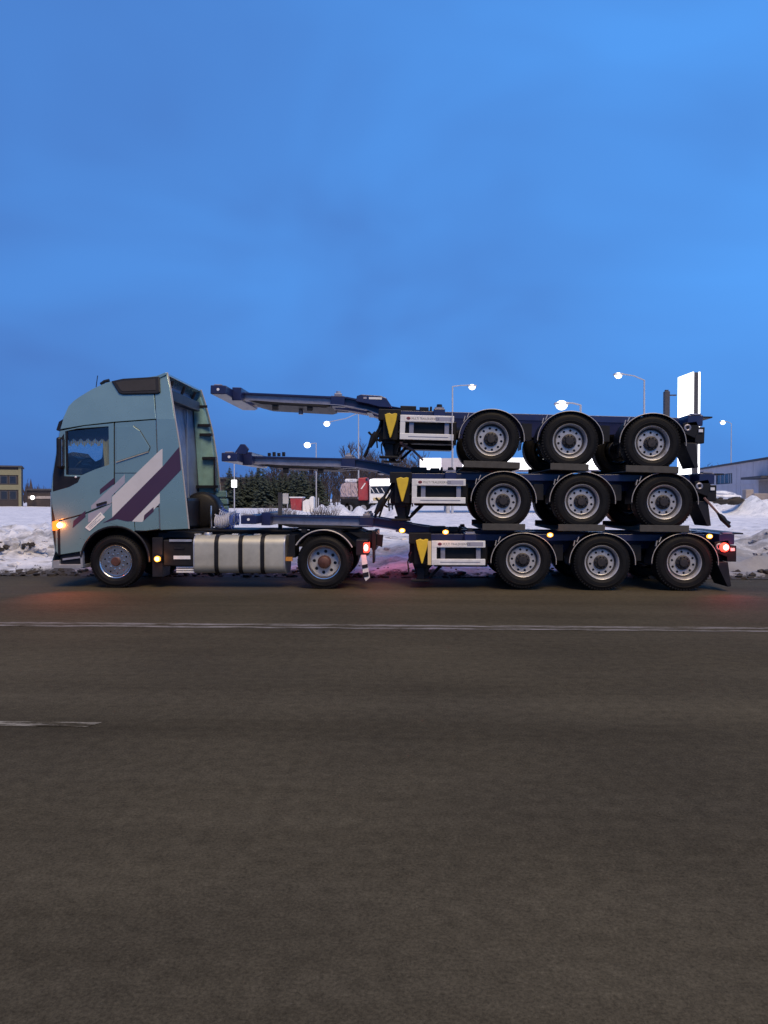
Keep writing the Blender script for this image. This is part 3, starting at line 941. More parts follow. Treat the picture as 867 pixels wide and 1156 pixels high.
# interior
tb().box(P(66, 530, 0).x, P(90, 530, 0).x, 0.1, 2.4, P(80, 560, 0).z, P(80, 528, 0).z).build('dashboard', M['dark'], TR, 0.04)
dpts = [(P(a, b, 1.3).x, P(a, b, 1.3).z) for a, b in ((76, 513), (84, 510.5), (89, 511), (93, 516), (99, 521), (108, 522), (116, 518.5), (121, 511), (127, 508), (129, 545), (76, 545))]
tb().prism(dpts, 1.2, 1.75).build('bunk_and_dash_clutter', M['dark'], TR, 0.02)
dpts = [(P(a, b, 0.7).x, P(a, b, 0.7).z) for a, b in ((73, 517), (80, 514), (86, 517), (92, 524), (110, 525), (112, 545), (73, 545))]
tb().prism(dpts, 0.7, 1.1).build('instrument_panel', M['black'], TR, 0.03)
tb().tube([(P(120.5, 500, 0.5).x, 0.5, P(120, 497, 0.5).z), (P(120.5, 500, 0.5).x, 0.5, P(120, 530, 0.5).z)], [0.06, 0.10], 8).build('seat_headrest', M['seat'], TR)
c = P(94, 527, 0.5)
ring = [(c.x + 0.10 * math.cos(t) * 0.55 + 0.20 * math.sin(t) * 0.45, 0.55 + 0.21 * math.cos(t), c.z + 0.20 * math.sin(t) * 0.8) for t in [2 * math.pi * k / 20 for k in range(21)]]
tb().tube(ring, 0.018, 6).build('steering_wheel', M['black'], TR)
for yy in (0.35, 1.65):
    c = P(116, 545, yy)
    tb().box(c.x - 0.25, c.x + 0.28, yy, yy + 0.5, c.z - 0.2, c.z).build('seat_cushion', M['seat'], TR, 0.05)
    tb().prism([(c.x + 0.12, c.z), (c.x + 0.28, c.z), (c.x + 0.38, c.z + 0.45), (c.x + 0.26, c.z + 0.5)], yy, yy + 0.5).build('seat_backrest', M['seat'], TR, 0.05)
# valance with gold fringe, and side curtain
zc = P(100, 495, 0.2).z
x0, x1 = P(74, 495, 0.2).x, P(124, 495, 0.2).x
for yy in (0.16, 2.3):
    v = tb()
    nseg = 26
    top = [(x0 + (x1 - x0) * k / nseg, P(100, 478, 0.2).z) for k in range(nseg + 1)]
    bot = [(x0 + (x1 - x0) * k / nseg, zc - 0.03 + 0.03 * math.sin(k * 1.5)) for k in range(nseg + 1)]
    v.prism(top + list(reversed(bot)), yy, yy + 0.02)
    val = v.build('window_valance', M['curtain'], TR)
    fr = tb()
    for k in range(nseg):
        xx = x0 + (x1 - x0) * (k + 0.5) / nseg
        z1 = zc - 0.03 + 0.03 * math.sin((k + 0.5) * 1.5)
        fr.box(xx - 0.010, xx + 0.010, yy + 0.004, yy + 0.016, z1 - 0.085, z1 + 0.004)
    f_ = fr.build('gold_fringe', M['tassel'], val)
    f_['kind'] = 'stuff'
cv = tb()
a, b_ = P(117.5, 496, 0.2), P(123.5, 527, 0.2)
for k in range(5):
    xx = a.x + (b_.x - a.x) * k / 5
    cv.tube([(xx, 0.18, a.z), (xx + 0.01, 0.18, (a.z + b_.z) / 2), (xx + 0.03, 0.18, b_.z)], 0.016, 6)
cvo = cv.build('side_curtain', M['tassel'], TR)
# stripes: printed film on the panels
def film(name, pts, material, d=0.004):
    return tb().prism(XZ(pts), -d, -0.001).build(name, material, TR)
film('white_stripe', [(126.8, 584), (126.5, 561), (181, 508), (183.5, 506.5), (183.5, 526.8)], M['white_band'])
film('wine_stripe', [(116, 590.5), (126.5, 584.6), (183.5, 527), (202.3, 504.5), (204.4, 530.5), (149, 588.5), (143, 588.5), (132, 586)], M['wine'], 0.0042)
film('thin_white_stripe', [(149, 588.7), (180.5, 556.5), (180.5, 568), (160.5, 589.3)], M['white_band'])
film('wine_chip', [(162, 588), (163, 581.5), (173.5, 572.3), (173.5, 577.5)], M['wine'], 0.0065)
film('wine_chip', [(113, 558), (113, 552.5), (129.3, 539), (129.3, 545.8)], M['wine'], 0.0065)
film('lilac_stripe', [(112, 562.5), (129.2, 547), (141, 535.5), (141, 545), (126, 560), (126, 568), (103, 575), (103, 571)], M['lilac_band'], 0.003)
film('wine_chip', [(82, 596), (83, 588), (96.5, 576.5), (96.5, 583.5)], M['wine'])
film('lilac_stripe', [(99.6, 580), (126, 569), (125, 571.5), (117, 580), (99.6, 590)], M['lilac_band'], 0.003)
# white plate stuck over the arch, with rows of print
pl = film('company_plate', [(96.3, 595.5), (113.5, 578.3), (118.7, 584), (101.5, 599.5)], M['plate'], 0.012)
def lerp2(u, v):
    A, B, Cc, D = [P(*q, 0) for q in ((96.3, 595.5), (113.5, 578.3), (118.7, 584), (101.5, 599.5))]
    return (A + (B - A) * u) * (1 - v) + (D + (Cc - D) * u) * v
for v0, v1, u0, u1 in ((0.2, 0.34, 0.08, 0.9), (0.45, 0.56, 0.12, 0.62), (0.66, 0.78, 0.1, 0.8)):
    k = 0
    u = u0
    mbk = tb()
    while u < u1:
        w_ = 0.03 + 0.025 * ((k * 7) % 3)
        q = [lerp2(u, v0), lerp2(u + w_, v0), lerp2(u + w_, v1), lerp2(u, v1)]
        mbk.prism([(t.x, t.z) for t in q], -0.0145, -0.0115)
        u += w_ + 0.02
        k += 1
    mbk.build('printed_line', M['ink_soft'], pl)
# door handle, grab marks, badge
hb = [P(*q, 0) for q in ((109, 569), (120.5, 565.6), (121, 567.8), (110, 571.5))]
tb().prism([(q.x, q.z) for q in hb], -0.03, 0.0).build('door_handle', M['black'], door, 0.006)
q = P(86, 538.6, 0)
tb().ico((q.x, -0.015, q.z), 0.022, 2).build('side_indicator', M['whitereflect'], TR)
# sun visor, antenna, roof bits
vs_ = C2([(60.2, 485), (64, 475.5), (69.8, 472), (66.2, 487)])
tb().prism(vs_, 0.1, 2.4).build('sun_visor', M['black'], TR, 0.01)
q = P(108.5, 437, 0.4)
tb().tube([(q.x, 0.4, q.z), (q.x + 0.03, 0.4, q.z + 0.21)], 0.008, 5).build('antenna', M['black'], TR)
q = P(118, 432.5, 0.4)
tb().tube([(q.x - 0.07, 0.4, q.z - 0.02), (q.x, 0.4, q.z + 0.03), (q.x + 0.09, 0.4, q.z + 0.05)], 0.03, 8).build('roof_horn', M['black'], TR)
# mirrors ahead of the doors
for yy, s in ((-0.16, 1), (2.66, -1)):
    a, b_ = P(70.5, 494, 0), P(74, 529, 0)
    mh = tb().box(a.x - 0.05, a.x + 0.04, min(yy, yy + 0.22 * s), max(yy, yy + 0.22 * s), b_.z, a.z).build('mirror_housing', M['black'], TR, 0.035)
    tb().box(a.x + 0.04, a.x + 0.046, min(yy + 0.03 * s, yy + 0.19 * s), max(yy + 0.03 * s, yy + 0.19 * s), b_.z + 0.04, a.z - 0.04).build('mirror_glass', M['chrome'], mh)
    ar = tb().tube([(a.x - 0.02, yy + 0.15 * s, a.z - 0.03), (a.x - 0.02, yy + 0.24 * s, a.z + 0.06)], 0.02, 6).build('mirror_arm', M['black'], mh)
    tb().tube([(a.x - 0.02, yy + 0.15 * s, b_.z + 0.02), (a.x - 0.02, yy + 0.24 * s, b_.z - 0.05)], 0.02, 6).build('mirror_arm', M['black'], mh)
# bumper, lower skirt, step, corner lamp
bumper = tb().prism(XZ([(59, 633), (59.2, 641.5), (93, 641.8), (93.2, 637), (67, 637.2), (66.6, 632.5)]), 0.0, 2.5).build('bumper_skirt', M['skirt'], TR, 0.015)
tb().prism(XZ([(66, 627), (91.3, 623), (93.2, 637), (67, 637)]), 0.05, 0.4).build('step_well', M['black'], TR, 0.01)
tb().prism(XZ([(90.6, 623), (93, 622.5), (93.6, 641), (91.3, 641)]), -0.006, 0.08).build('step_edge', M['skirt'], TR, 0.008)
tb().prism(XZ([(70, 630.5), (90.5, 628), (90.7, 630), (70, 632.8)]), 0.02, 0.3).build('step_tread', M['alu'], TR)
tb().prism(XZ([(64.5, 590), (67.8, 589.5), (68.5, 626.5), (65.5, 627)]), -0.005, 0.03).build('corner_slot', M['black'], TR, 0.006)
hl = tb().prism(XZ([(58.6, 588.8), (65.6, 587.2), (66.6, 598.4), (59.0, 599.4)]), -0.012, 0.10).build('headlight', M['headamber'], TR, 0.02)
q = P(60.5, 593.5, -0.18)
tb().ico((q.x + 0.03, -0.02, q.z), 0.055, 2, (0.9, 0.5, 0.9)).build('headlight_bulb', M['bulb'], hl)
lamp_light('headlight_glow', (q.x + OX, -0.16, q.z), (1.0, 0.20, 0.03), 6, TR)
spd = bpy.data.lights.new('road_glow_spot', 'SPOT')          # added spot at the corner lamp: puts an orange glow on the road
spd.energy, spd.color, spd.spot_size, spd.spot_blend, spd.shadow_soft_size = 120, (1.0, 0.17, 0.06), R(75), 1.0, 0.05
spo = bpy.data.objects.new('road_glow_spot', spd)
COL.objects.link(spo)
spo.parent = TR
spo.location = (q.x + OX + 0.05, -0.12, q.z)
spo.rotation_euler = Vector((-0.55, 0.85, 0.75)).to_track_quat('Z', 'Y').to_euler()
tb().box(P(58.5, 600, 0).x - 0.07, P(58.5, 600, 0).x + 0.02, 0.3, 2.2, 0.75, 1.15).build('grille', M['black'], TR, 0.02)
# wheel-arch edge and liner
al = [(129.8 + 38.5 * math.cos(R(a)), 633 - 38.5 * math.sin(R(a))) for a in range(-2, 176, 8)]
pa = [P(*q, 0) for q in al]
tb().tube([(q.x, 0.0, q.z) for q in pa], 0.02, 6).build('arch_trim', M['black'], TR)
lin = tb()
vs, fs = [], []
for i, q in enumerate(pa):
    vs += [(q.x, 0.02, q.z), (q.x, 0.75, q.z)]
for i in range(len(pa) - 1):
    fs.append((2 * i, 2 * i + 1, 2 * i + 3, 2 * i + 2))
lin.add(vs, fs, True)
lin.build('arch_liner', M['black'], TR)
tb().box(P(91, 630, 0).x, P(168, 630, 0).x, 0.72, 0.78, 0.35, 1.15).build('arch_back', M['steel'], TR)
# front wheels and rear wheels
TXW = front.x + OX
wheel('steer', TR, (TXW, 0.02, 0.475), spin=0.2)
wheel('steer', TR, (TXW, 2.48, 0.475), True)
dx_ = P(365.3, 634, 0).x + OX
wheel('drive', TR, (dx_, 0.02, 0.475), spin=0.1)
wheel('drive', TR, (dx_, 0.38, 0.475))
wheel('drive', TR, (dx_, 2.48, 0.475), True)
wheel('drive', TR, (dx_, 2.12, 0.475), True)
tb().tube([(dx_ - OX, 0.3, 0.475), (dx_ - OX, 2.2, 0.475)], 0.09, 10).build('rear_axle', M['steel'], TR)
tb().tube([(front.x, 0.3, 0.475), (front.x, 2.2, 0.475)], 0.07, 10).build('front_axle', M['steel'], TR)
# chassis rails
xa, xb = P(66, 620, 0.85).x, P(424, 620, 0.85).x
for yy in (0.82, 1.6):
    tb().box(xa + 0.2, xb, yy, yy + 0.08, 0.70, 0.98).build('chassis_rail', M['steel'], TR, 0.01)
for px in (200, 260, 325, 400, 421):
    x = P(px, 620, 0.9).x
    tb().box(x - 0.05, x + 0.05, 0.9, 1.6, 0.74, 0.94).build('chassis_crossmember', M['steel'], TR)
# engine and gearbox mass under the cab
tb().box(P(100, 620, 0.9).x, P(200, 620, 0.9).x, 0.95, 1.6, 0.40, 1.10).build('gearbox', M['steel'], TR, 0.05)
# side box ahead of the tank with marker lamp, reflector strip and vent slats
bx0, bx1 = P(184, 620, 0.05).x, P(218, 620, 0.05).x
z0, z1 = P(200, 643, 0.05).z, P(200, 609.5, 0.05).z
bxm = tb().box(bx0, bx1, 0.06, 0.7, z0 + 0.06, z1).build('battery_box', M['steel'], TR, 0.02)
tb().box(bx0 + 0.12, bx1 - 0.02, 0.03, 0.062, z1 - 0.03, z1 + 0.01).build('box_lid_edge', M['alu'], bxm)
tb().box(bx0 + 0.2, bx1 - 0.16, 0.04, 0.062, z1 - 0.16, z1 - 0.135).build('box_handle', M['black'], bxm)
tb().box(P(195, 630, 0).x, P(214, 630, 0).x, 0.045, 0.062, P(200, 631.5, 0).z, P(200, 627.6, 0).z).build('box_reflector', M['whitereflect'], bxm)
for k in range(3):
    zz = P(200, 641 + 2.6 * k, 0).z
    tb().box(P(197, 640, 0).x, P(218, 640, 0).x, 0.1, 0.4, zz - 0.012, zz + 0.012).build('box_slat', M['guard'], bxm)
tb().box(P(170, 640, 0).x, P(182, 640, 0).x, 0.08, 0.5, P(175, 652, 0).z, P(175, 607, 0).z).build('front_mudflap', M['black'], TR, 0.01)
q = P(177.8, 631, 0)
sl_ = tb().ico((q.x, -0.005, q.z), 0.055, 2, (1.1, 0.5, 1)).build('side_marker_lamp', M['amber'], TR)
tb().ico((q.x, -0.022, q.z), 0.034, 2, (1.1, 0.5, 1)).build('bulb', M['bulb'], sl_)
tb().box(q.x - 0.07, q.x + 0.07, 0.0, 0.08, q.z - 0.05, q.z + 0.05).build('marker_bracket', M['black'], TR, 0.008)
lamp_light('marker_glow', (q.x + OX, -0.10, q.z), (1.0, 0.36, 0.08), 2.2, TR)
# fuel tank, straps, cap
t0, t1 = P(219, 626, 0.03).x, P(321, 626, 0.03).x
zb, zt = P(270, 647.5, 0.1).z, P(270, 604.8, 0.1).z
def rrect(y0, y1, z0, z1, r, n=7):
    out = []
    for cy, cz, a0 in ((y1 - r, z1 - r, 0), (y0 + r, z1 - r, 90), (y0 + r, z0 + r, 180), (y1 - r, z0 + r, 270)):
        for k in range(n + 1):
            a = R(a0 + 90 * k / n)
            out.append((cy + r * math.cos(a), cz + r * math.sin(a)))
    return out
def xprism(m, sec, x0, x1, smooth=True):
    n = len(sec)
    vs = [(x0, y, z) for y, z in sec] + [(x1, y, z) for y, z in sec]
    m.add(vs, [(i, (i + 1) % n, n + (i + 1) % n, n + i) for i in range(n)], smooth)
    m.add(vs[:n], [tuple(reversed(range(n)))])
    m.add(vs[n:], [tuple(range(n))])
    return m
tank = xprism(tb(), rrect(0.03, 0.68, zb, zt, 0.16), t0, t1).build('fuel_tank', M['tank'], TR)
for px in (243.8, 271, 295.8):
    x = P(px, 626, 0).x
    xprism(tb(), rrect(0.012, 0.695, zb - 0.016, zt + 0.016, 0.175), x - 0.036, x + 0.036).build('tank_strap', M['steel'], tank)
for x in (t0, t1):
    xprism(tb(), rrect(0.02, 0.69, zb - 0.008, zt + 0.008, 0.168), x - 0.012, x + 0.012).build('tank_end_rim', M['alu'], tank)
cx_ = P(234, 600, 0.2).x
cap = tb().lathe([(0.0001, 0), (0.07, 0), (0.075, 0.01), (0.075, 0.05)], (0, 0, 0), 20).build('tank_cap', M['alu'], tank)
cap.data.transform(Matrix.Translation((cx_ + OX, 0.25, zt + 0.05)) @ Matrix.Rotation(R(-90), 4, 'X') @ Matrix.Translation((-OX, 0, 0)))
for x in (cx_ - 0.18, cx_ + 0.5, cx_ + 0.9):
    tb().box(x - 0.06, x + 0.06, 0.2, 0.3, zt, zt + 0.03).build('tank_fitting', M['alu'], tank, 0.01)
# catwalk plate and clutter on the frame behind the cab
tb().box(P(214, 600, 0.8).x, P(330, 600, 0.8).x, 0.75, 1.85, 0.985, 1.02).build('catwalk_plate', M['steel'], TR, 0.005)
tb().box(P(178, 600, 0.3).x, P(226, 600, 0.3).x, 0.3, 2.2, P(200, 608, 0.3).z, P(200, 600.5, 0.3).z).build('cab_rear_support', M['steel'], TR, 0.02)
a = P(217, 590, 1.2)
tb().box(a.x - 0.55, a.x + 0.0, 0.9, 2.1, 1.02, 1.62).build('gearbox_cover', M['black'], TR, 0.06)
a = P(232, 590, 1.7)
tb().lathe([(0.0001, 0), (0.30, 0), (0.36, 0.04), (0.38, 0.1), (0.38, 0.4), (0.0001, 0.42)], (a.x - 0.12, 1.75, 1.36), 32).build('air_intake_drum', M['steel'], TR)
a = P(238.8, 590, 1.6)
tb().tube([(a.x, 1.55, 1.0), (a.x, 1.55, P(238, 571, 1.55).z)], 0.022, 8).build('grab_pole', M['chrome'], TR)
# spiral air lines
for i, (xa_, ya_, xb_, yb_, yy, mk, r_) in enumerate(((243, 588, 260, 585, 0.9, 'hose_w', 0.12), (246, 592, 264, 588, 1.05, 'hose_b', 0.13), (248, 582, 266, 584, 1.25, 'hose_w', 0.12), (250, 578, 270, 586, 1.4, 'hose_b', 0.11))):
    a, b_ = P(xa_, ya_, yy), P(xb_, yb_, yy)
    path = []
    for k in range(109):
        u = k / 108
        t = u * 2 * math.pi * 9
        c_ = a.lerp(b_, u)
        path.append((c_.x, c_.y + r_ * math.sin(t), c_.z - 0.05 * math.sin(math.pi * u) + r_ * math.cos(t)))
    tb().tube(path, 0.014, 5).build('spiral_air_hose', M[mk], TR)
# work-lamp post on the frame
a, b_ = P(316.2, 556, 1.0), P(316.2, 600, 1.0)
tb().box(a.x - 0.035, a.x + 0.035, 0.97, 1.04, 0.98, a.z).build('frame_post', M['poledark'], TR)
tb().box(a.x + 0.05, a.x + 0.16, 0.98, 1.03, P(320, 569, 1).z, P(320, 557, 1).z).build('work_lamp', M['guard'], TR, 0.01)
# fifth wheel
fx0, fx1 = P(335, 595, 1.2).x, P(408, 595, 1.2).x
tb().prism([(fx0, 1.02), (fx0 + 0.15, 1.08), (fx0 + 1.05, 1.10), (fx1 + 0.1, 0.98), (fx1 + 0.05, 0.94), (fx0 + 0.9, 1.03), (fx0 + 0.2, 1.02)], 0.8, 1.75).build('fifth_wheel_plate', M['steel'], TR, 0.01)
tb().box(fx0 + 0.3, fx0 + 0.9, 0.78, 1.78, 0.92, 1.03).build('fifth_wheel_stand', M['steel'], TR, 0.02)
# rear fender over the drive wheels
def fender_arc(m, cx, cz, rx, rz, y0, y1, a0, a1, th=0.012, n=26):
    vs, fs = [], []
    for k in range(n + 1):
        a = R(a0 + (a1 - a0) * k / n)
        for rr in (0, th):
            for y in (y0, y1):
                vs.append((cx + (rx + rr) * math.cos(a), y, cz + (rz + rr) * math.sin(a)))
    for k in range(n):
        b0, b1 = 4 * k, 4 * k + 4
        fs += [(b0, b1, b1 + 1, b0 + 1), (b0 + 2, b0 + 3, b1 + 3, b1 + 2), (b0, b0 + 2, b1 + 2, b1), (b0 + 1, b1 + 1, b1 + 3, b0 + 3)]
    fs += [(0, 1, 3, 2), (4 * n, 4 * n + 2, 4 * n + 3, 4 * n + 1)]
    m.add(vs, fs, True)
    return m
DX = dx_ - OX
for yy in (-0.01, 1.82):
    fd = fender_arc(tb(), DX, 0.475, 0.56, 0.56, yy, yy + 0.69, 28, 148).build('drive_fender', M['fender'], TR)
    tb().tube([(DX + 0.575 * math.cos(R(a)), yy - 0.004 if yy < 1 else yy + 0.694, 0.475 + 0.575 * math.sin(R(a))) for a in range(28, 150, 6)], 0.013, 5).build('fender_edge', M['trim'], fd)
tb().box(P(326, 620, 0.1).x, P(333, 620, 0.1).x, 0.1, 0.6, 0.55, 0.95).build('air_tank_bracket', M['steel'], TR)
q = P(325, 631, 0)
tb().box(q.x - 0.05, q.x + 0.07, 0.06, 0.09, q.z - 0.04, q.z + 0.03).build('side_reflector', M['amberoff'], TR)
for px, wt in ((62, 9), (177.8, 5), (300, 5)):  # unseen far-side lamps, added to warm the snow bank behind
    x = P(px, 620, 0).x
    ml = tb().ico((x, 2.52, 0.75), 0.05, 2, (1.1, 0.5, 1)).build('side_marker_lamp', M['amber'], TR)
    tb().box(x - 0.06, x + 0.06, 2.42, 2.51, 0.71, 0.79).build('marker_bracket', M['black'], ml, 0.006)
    lamp_light('marker_glow', (x + OX, 2.66, 0.75), (1.0, 0.33, 0.12), wt, TR)
# rear end: lamp cluster, plate, mud flap
a, b_ = P(402, 609, 0.1), P(416, 627, 0.1)
for yy in (0.03, 2.05):
    lh = tb().box(a.x, b_.x, yy, yy + 0.42, b_.z, a.z).build('tail_lamp_housing', M['black'], TR, 0.015)
    tb().box(b_.x - 0.09, b_.x + 0.004, yy - 0.006, yy + 0.40, P(410, 624.5, 0).z, P(410, 612.5, 0).z).build('tail_lamp', M['redlit'], lh, 0.02)
    tb().ico((b_.x - 0.04, yy - 0.005 if yy < 1 else yy + 0.40, P(410, 618.5, 0).z), 0.05, 2, (0.8, 0.4, 1.2)).build('tail_bulb', M['redbulb'], lh)
lamp_light('tail_glow', (b_.x + OX + 0.05, -0.15, P(410, 618, 0).z), (1.0, 0.07, 0.05), 3.4, TR)
lamp_light('tail_glow', (b_.x + OX + 0.12, 2.3, P(410, 618, 0).z), (1.0, 0.08, 0.10), 8, TR)  # unseen far-side light, added to redden the snow behind
fl = tb().prism(XZ([(407.5, 626), (413, 626), (417.5, 652), (413, 656), (410, 650)], 0.03), 0.03, 0.07).build('hanging_flap', M['guard'], TR)
for k, (ya, yb) in enumerate(((638, 642), (647, 652))):
    tb().prism(XZ([(408.5 + k * 0.8, ya + 0.0), (415 + k * 1.0, ya - 1.5), (415.4 + k, yb - 1.5), (409 + k, yb)], 0.03), 0.022, 0.029).build('flap_stripe', M['black'], fl)
tb().box(P(420, 620, 0.7).x, P(425, 620, 0.7).x, 0.6, 1.9, 0.66, 1.0).build('end_crossmember', M['steel'], TR, 0.01)
tb().box(P(421, 640, 0.7).x, P(423, 640, 0.7).x, 0.55, 0.95, 0.42, 0.68).build('rear_plate', M['black'], TR)
tb().prism([(DX + 0.35, 0.99), (DX + 1.02, 0.93), (DX + 1.0, 0.70), (DX + 0.6, 0.86)], 0.72, 0.80).build('frame_end_plate', M['steel'], TR, 0.01)

# ------------------------------------------------------------------ the trailers
TRN = 0.49
def lb():
    return MB((0, 0, TRN))
W2, W3 = 1.36, 2.77
WID = 2.55
def make_trailer():
    t = empty('container_trailer')
    def I(poly_top, poly_bot):  # closed side profile from a top and a bottom line
        return list(poly_top) + list(reversed(poly_bot))
    for yc in (0.84, WID - 0.84):
        top = [(-1.95, .635), (-1.45, .565), (-0.6, .52), (0.6, .505), (3.42, .495)]
        bot = [(-1.95, .40), (-1.6, .20), (-0.6, .12), (0.6, .10), (3.42, .26)]
        b = lb().prism(I(top, bot), yc - 0.008, yc + 0.008).build('main_beam', M['navy'], t)
        for nm, line, th in (('beam_top_flange', top, -0.016), ('beam_bottom_flange', bot, 0.016)):
            lb().prism(I(line, [(x, z + th) for x, z in line]), yc - 0.075, yc + 0.075).build(nm, M['navy'], b)
        top = [(-4.62, .80), (-2.80, .765), (-2.62, .765), (-2.30, .71), (-1.95, .645)]
        bot = [(-4.62, .645), (-2.80, .60), (-2.62, .585), (-2.25, .53), (-1.95, .43)]
        gn = lb().prism(I(top[:2], bot[:2]), yc - 0.01, yc + 0.01).build('gooseneck_beam', M['galv'], t)
        lb().prism(I(top[1:], bot[1:]), yc - 0.012, yc + 0.012).build('neck_web', M['navy'], gn)
        lb().prism(I(top, [(x, z - 0.03) for x, z in top]), yc - 0.075, yc + 0.075).build('gooseneck_top_flange', M['navy'], gn)
        lb().prism(I([(x, z + 0.016) for x, z in bot], bot), yc - 0.11, yc + 0.11).build('gooseneck_bottom_flange', M['galv'], gn)
        # clamp where the gooseneck slides into the neck
        lb().box(-2.92, -2.66, yc - 0.10, yc + 0.10, .58, .775).build('slide_clamp', M['navy'], gn, 0.01)
        lk = lb().box(-2.86, -2.72, yc - 0.05, yc + 0.05, .775, .83).build('twist_lock', M['galv'], t, 0.01)
        lb().tube([(-2.79, yc, .83), (-2.79, yc, .87)], 0.045, 8).build('twist_lock_head', M['alu'], lk)
    # kingpin plate under the gooseneck
    kp = lb().prism([(-4.45, .64), (-4.2, .58), (-3.0, .545), (-2.9, .575), (-4.3, .645)], 0.68, WID - 0.68).build('kingpin_plate', M['steel'], t, 0.008)
    lb().tube([(-3.55, WID / 2, .56), (-3.55, WID / 2, .47)], 0.045, 12).build('kingpin', M['alu'], kp)
    for x in (-3.95, -3.3):
        lb().box(x - 0.05, x + 0.05, 0.70, 0.80, .48, .58).build('guide_lug', M['steel'], kp)
    # front bolster
    fb = lb().box(-4.98, -4.70, 0.03, WID - 0.03, .66, .815).build('front_bolster', M['navy'], t, 0.012)
    lb().prism([(-4.82, .81), (-4.60, .80), (-4.55, .90), (-4.62, .985), (-4.70, .985)], 0.28, 0.34).build('hose_bracket', M['navy'], t, 0.008)
    lb().box(-4.72, -4.55, 0.55, WID - 0.55, .62, .86).build('bolster_web', M['navy'], fb, 0.01)
    for y in (0.10, WID - 0.10):
        lk = lb().box(-4.92, -4.78, y - 0.06, y + 0.06, .815, .835).build('twist_lock', M['galv'], t, 0.006)
        lb().lathe([(0.0001, 0.0), (0.025, 0.0), (0.025, 0.01)], (-4.84, 0.018 if y < 1 else WID - 0.018, .74), 12).build('bolster_eye', M['whitereflect'], fb)
    for k in range(4):
        lb().box(-4.30 + k * 0.09, -4.25 + k * 0.09, 0.77, 0.85, .80, .86 + 0.015 * (k % 2)).build('hose_coupling', M['steel'], t)
    # crossmembers
    for x in (-4.0, -3.2, -2.2, -1.55, -0.7, 0.68, 2.06, 3.3):
        zt_ = .74 if x < -2.5 else (.62 if x < -2 else .46)
        lb().box(x - 0.05, x + 0.05, 0.85, WID - 0.85, zt_ - 0.13, zt_ - 0.01).build('crossmember', M['navy'], t)
    # intermediate bolster with twist locks, and boxes on the deck
    ib = lb().box(-1.02, -0.82, 0.03, WID - 0.03, .36, .50).build('middle_bolster', M['navy'], t, 0.01)
    for y in (0.12, WID - 0.12):
        lk = lb().box(-1.0, -0.84, y - 0.07, y + 0.07, .50, .53).build('twist_lock', M['galv'], t)
        lb().tube([(-0.92, y, .53), (-0.92, y, .585)], [0.055, 0.045], 8).build('twist_lock_head', M['steel'], lk)
    for x0, x1, h in ((-1.62, -1.33, .07), (-1.27, -1.10, .055), (-1.08, -1.04, .07)):
        lb().box(x0, x1, 0.6, 0.9, .50, .505 + h + .03).build('deck_fitting', M['steel'], t, 0.008)
    # outrigger rail along the side, navy
    for y in (0.30, WID - 0.36):
        lb().box(-1.75, 3.30, y, y + 0.06, .36, .48).build('side_rail', M['navy'], t, 0.006)
    # curved hose guard with a label plate on the neck
    hg = lb().prism([(-2.44, .66), (-2.42, .765), (-2.34, .79), (-1.98, .775), (-1.88, .735), (-1.82, .65), (-1.76, .56), (-2.0, .57), (-2.2, .62)], 0.58, 0.74).build('hose_guard', M['navy'], t, 0.01)
    lb().box(-2.20, -1.96, 0.574, 0.579, .705, .745).build('label_plate', M['guard'], hg)
    lb().box(-2.30, -2.24, 0.574, 0.579, .71, .745).build('label_plate', M['lilac_band'], hg)
    # near and far: landing legs, chock, side guard, fenders, wheels
    for side in (0, 1):
        def Y(a, b):
            return (a, b) if side == 0 else (WID - b, WID - a)
        y0, y1 = Y(0.30, 0.46)
        leg = lb().box(-1.90, -1.68, y0, y1, -.12, .50).build('landing_leg', M['steel'], t, 0.012)
        lb().box(-1.86, -1.72, y0 + 0.03, y1 - 0.03, -.34, -.11).build('leg_inner_tube', M['steel'], leg, 0.008)
        lb().box(-1.96, -1.62, y0 - 0.06, y1 + 0.06, -.375, -.335).build('leg_foot', M['steel'], leg, 0.01)
        lb().tube([(-1.64, y0 + .05, .08), (-1.30, y0 + .2, .30)], 0.025, 6).build('leg_brace', M['steel'], leg)
        lb().box(-1.99, -1.52, *Y(0.47, 0.72), -.06, .30).build('leg_gearbox', M['steel'], leg, 0.02)
        lb().prism([(-1.98, .10), (-1.58, .10), (-1.66, -.30), (-1.86, -.30)], *Y(0.50, 0.56)).build('leg_gusset', M['steel'], leg, 0.01)
        lb().tube([(-1.62, y0 + .12, -.30), (-1.20, y0 + .2, .12)], 0.03, 6).build('leg_brace', M['steel'], leg)
        lb().tube([(-1.94, y0 - .02, .16), (-2.02, y0 - .03, -.02), (-2.0, y0 - .03, -.2)], 0.014, 6).build('leg_crank', M['steel'], leg)
        lb().box(-2.0, -1.60, y0 - .02, y1 + .02, .30, .50).build('leg_mount', M['steel'], leg, 0.01)
        y0, y1 = Y(0.0, 0.14)
        ck = [(-1.875, .375), (-1.80, .402), (-1.745, .385), (-1.70, .40), (-1.655, .395), (-1.672, .27), (-1.755, -.03), (-1.775, -.03), (-1.85, .25)]
        lb().prism(ck, y0, y1).build('wheel_chock', M['yellow'], t, 0.012)
        lb().box(-1.90, -1.64, *Y(0.15, 0.20), -.05, .40).build('chock_holder', M['steel'], t)
        y0, y1 = Y(0.0, 0.045)
        sg = lb().box(-1.60, -0.66, y0, y1, .255, .375).build('side_guard', M['guard'], t, 0.008)
        lb().box(-1.60, -0.66, y0, y1, -.055, .055).build('guard_rail', M['guard'], sg, 0.008)
        lb().box(-1.598, -1.51, y0 + 0.003, y1 - 0.003, .05, .26).build('guard_post', M['guard'], sg)
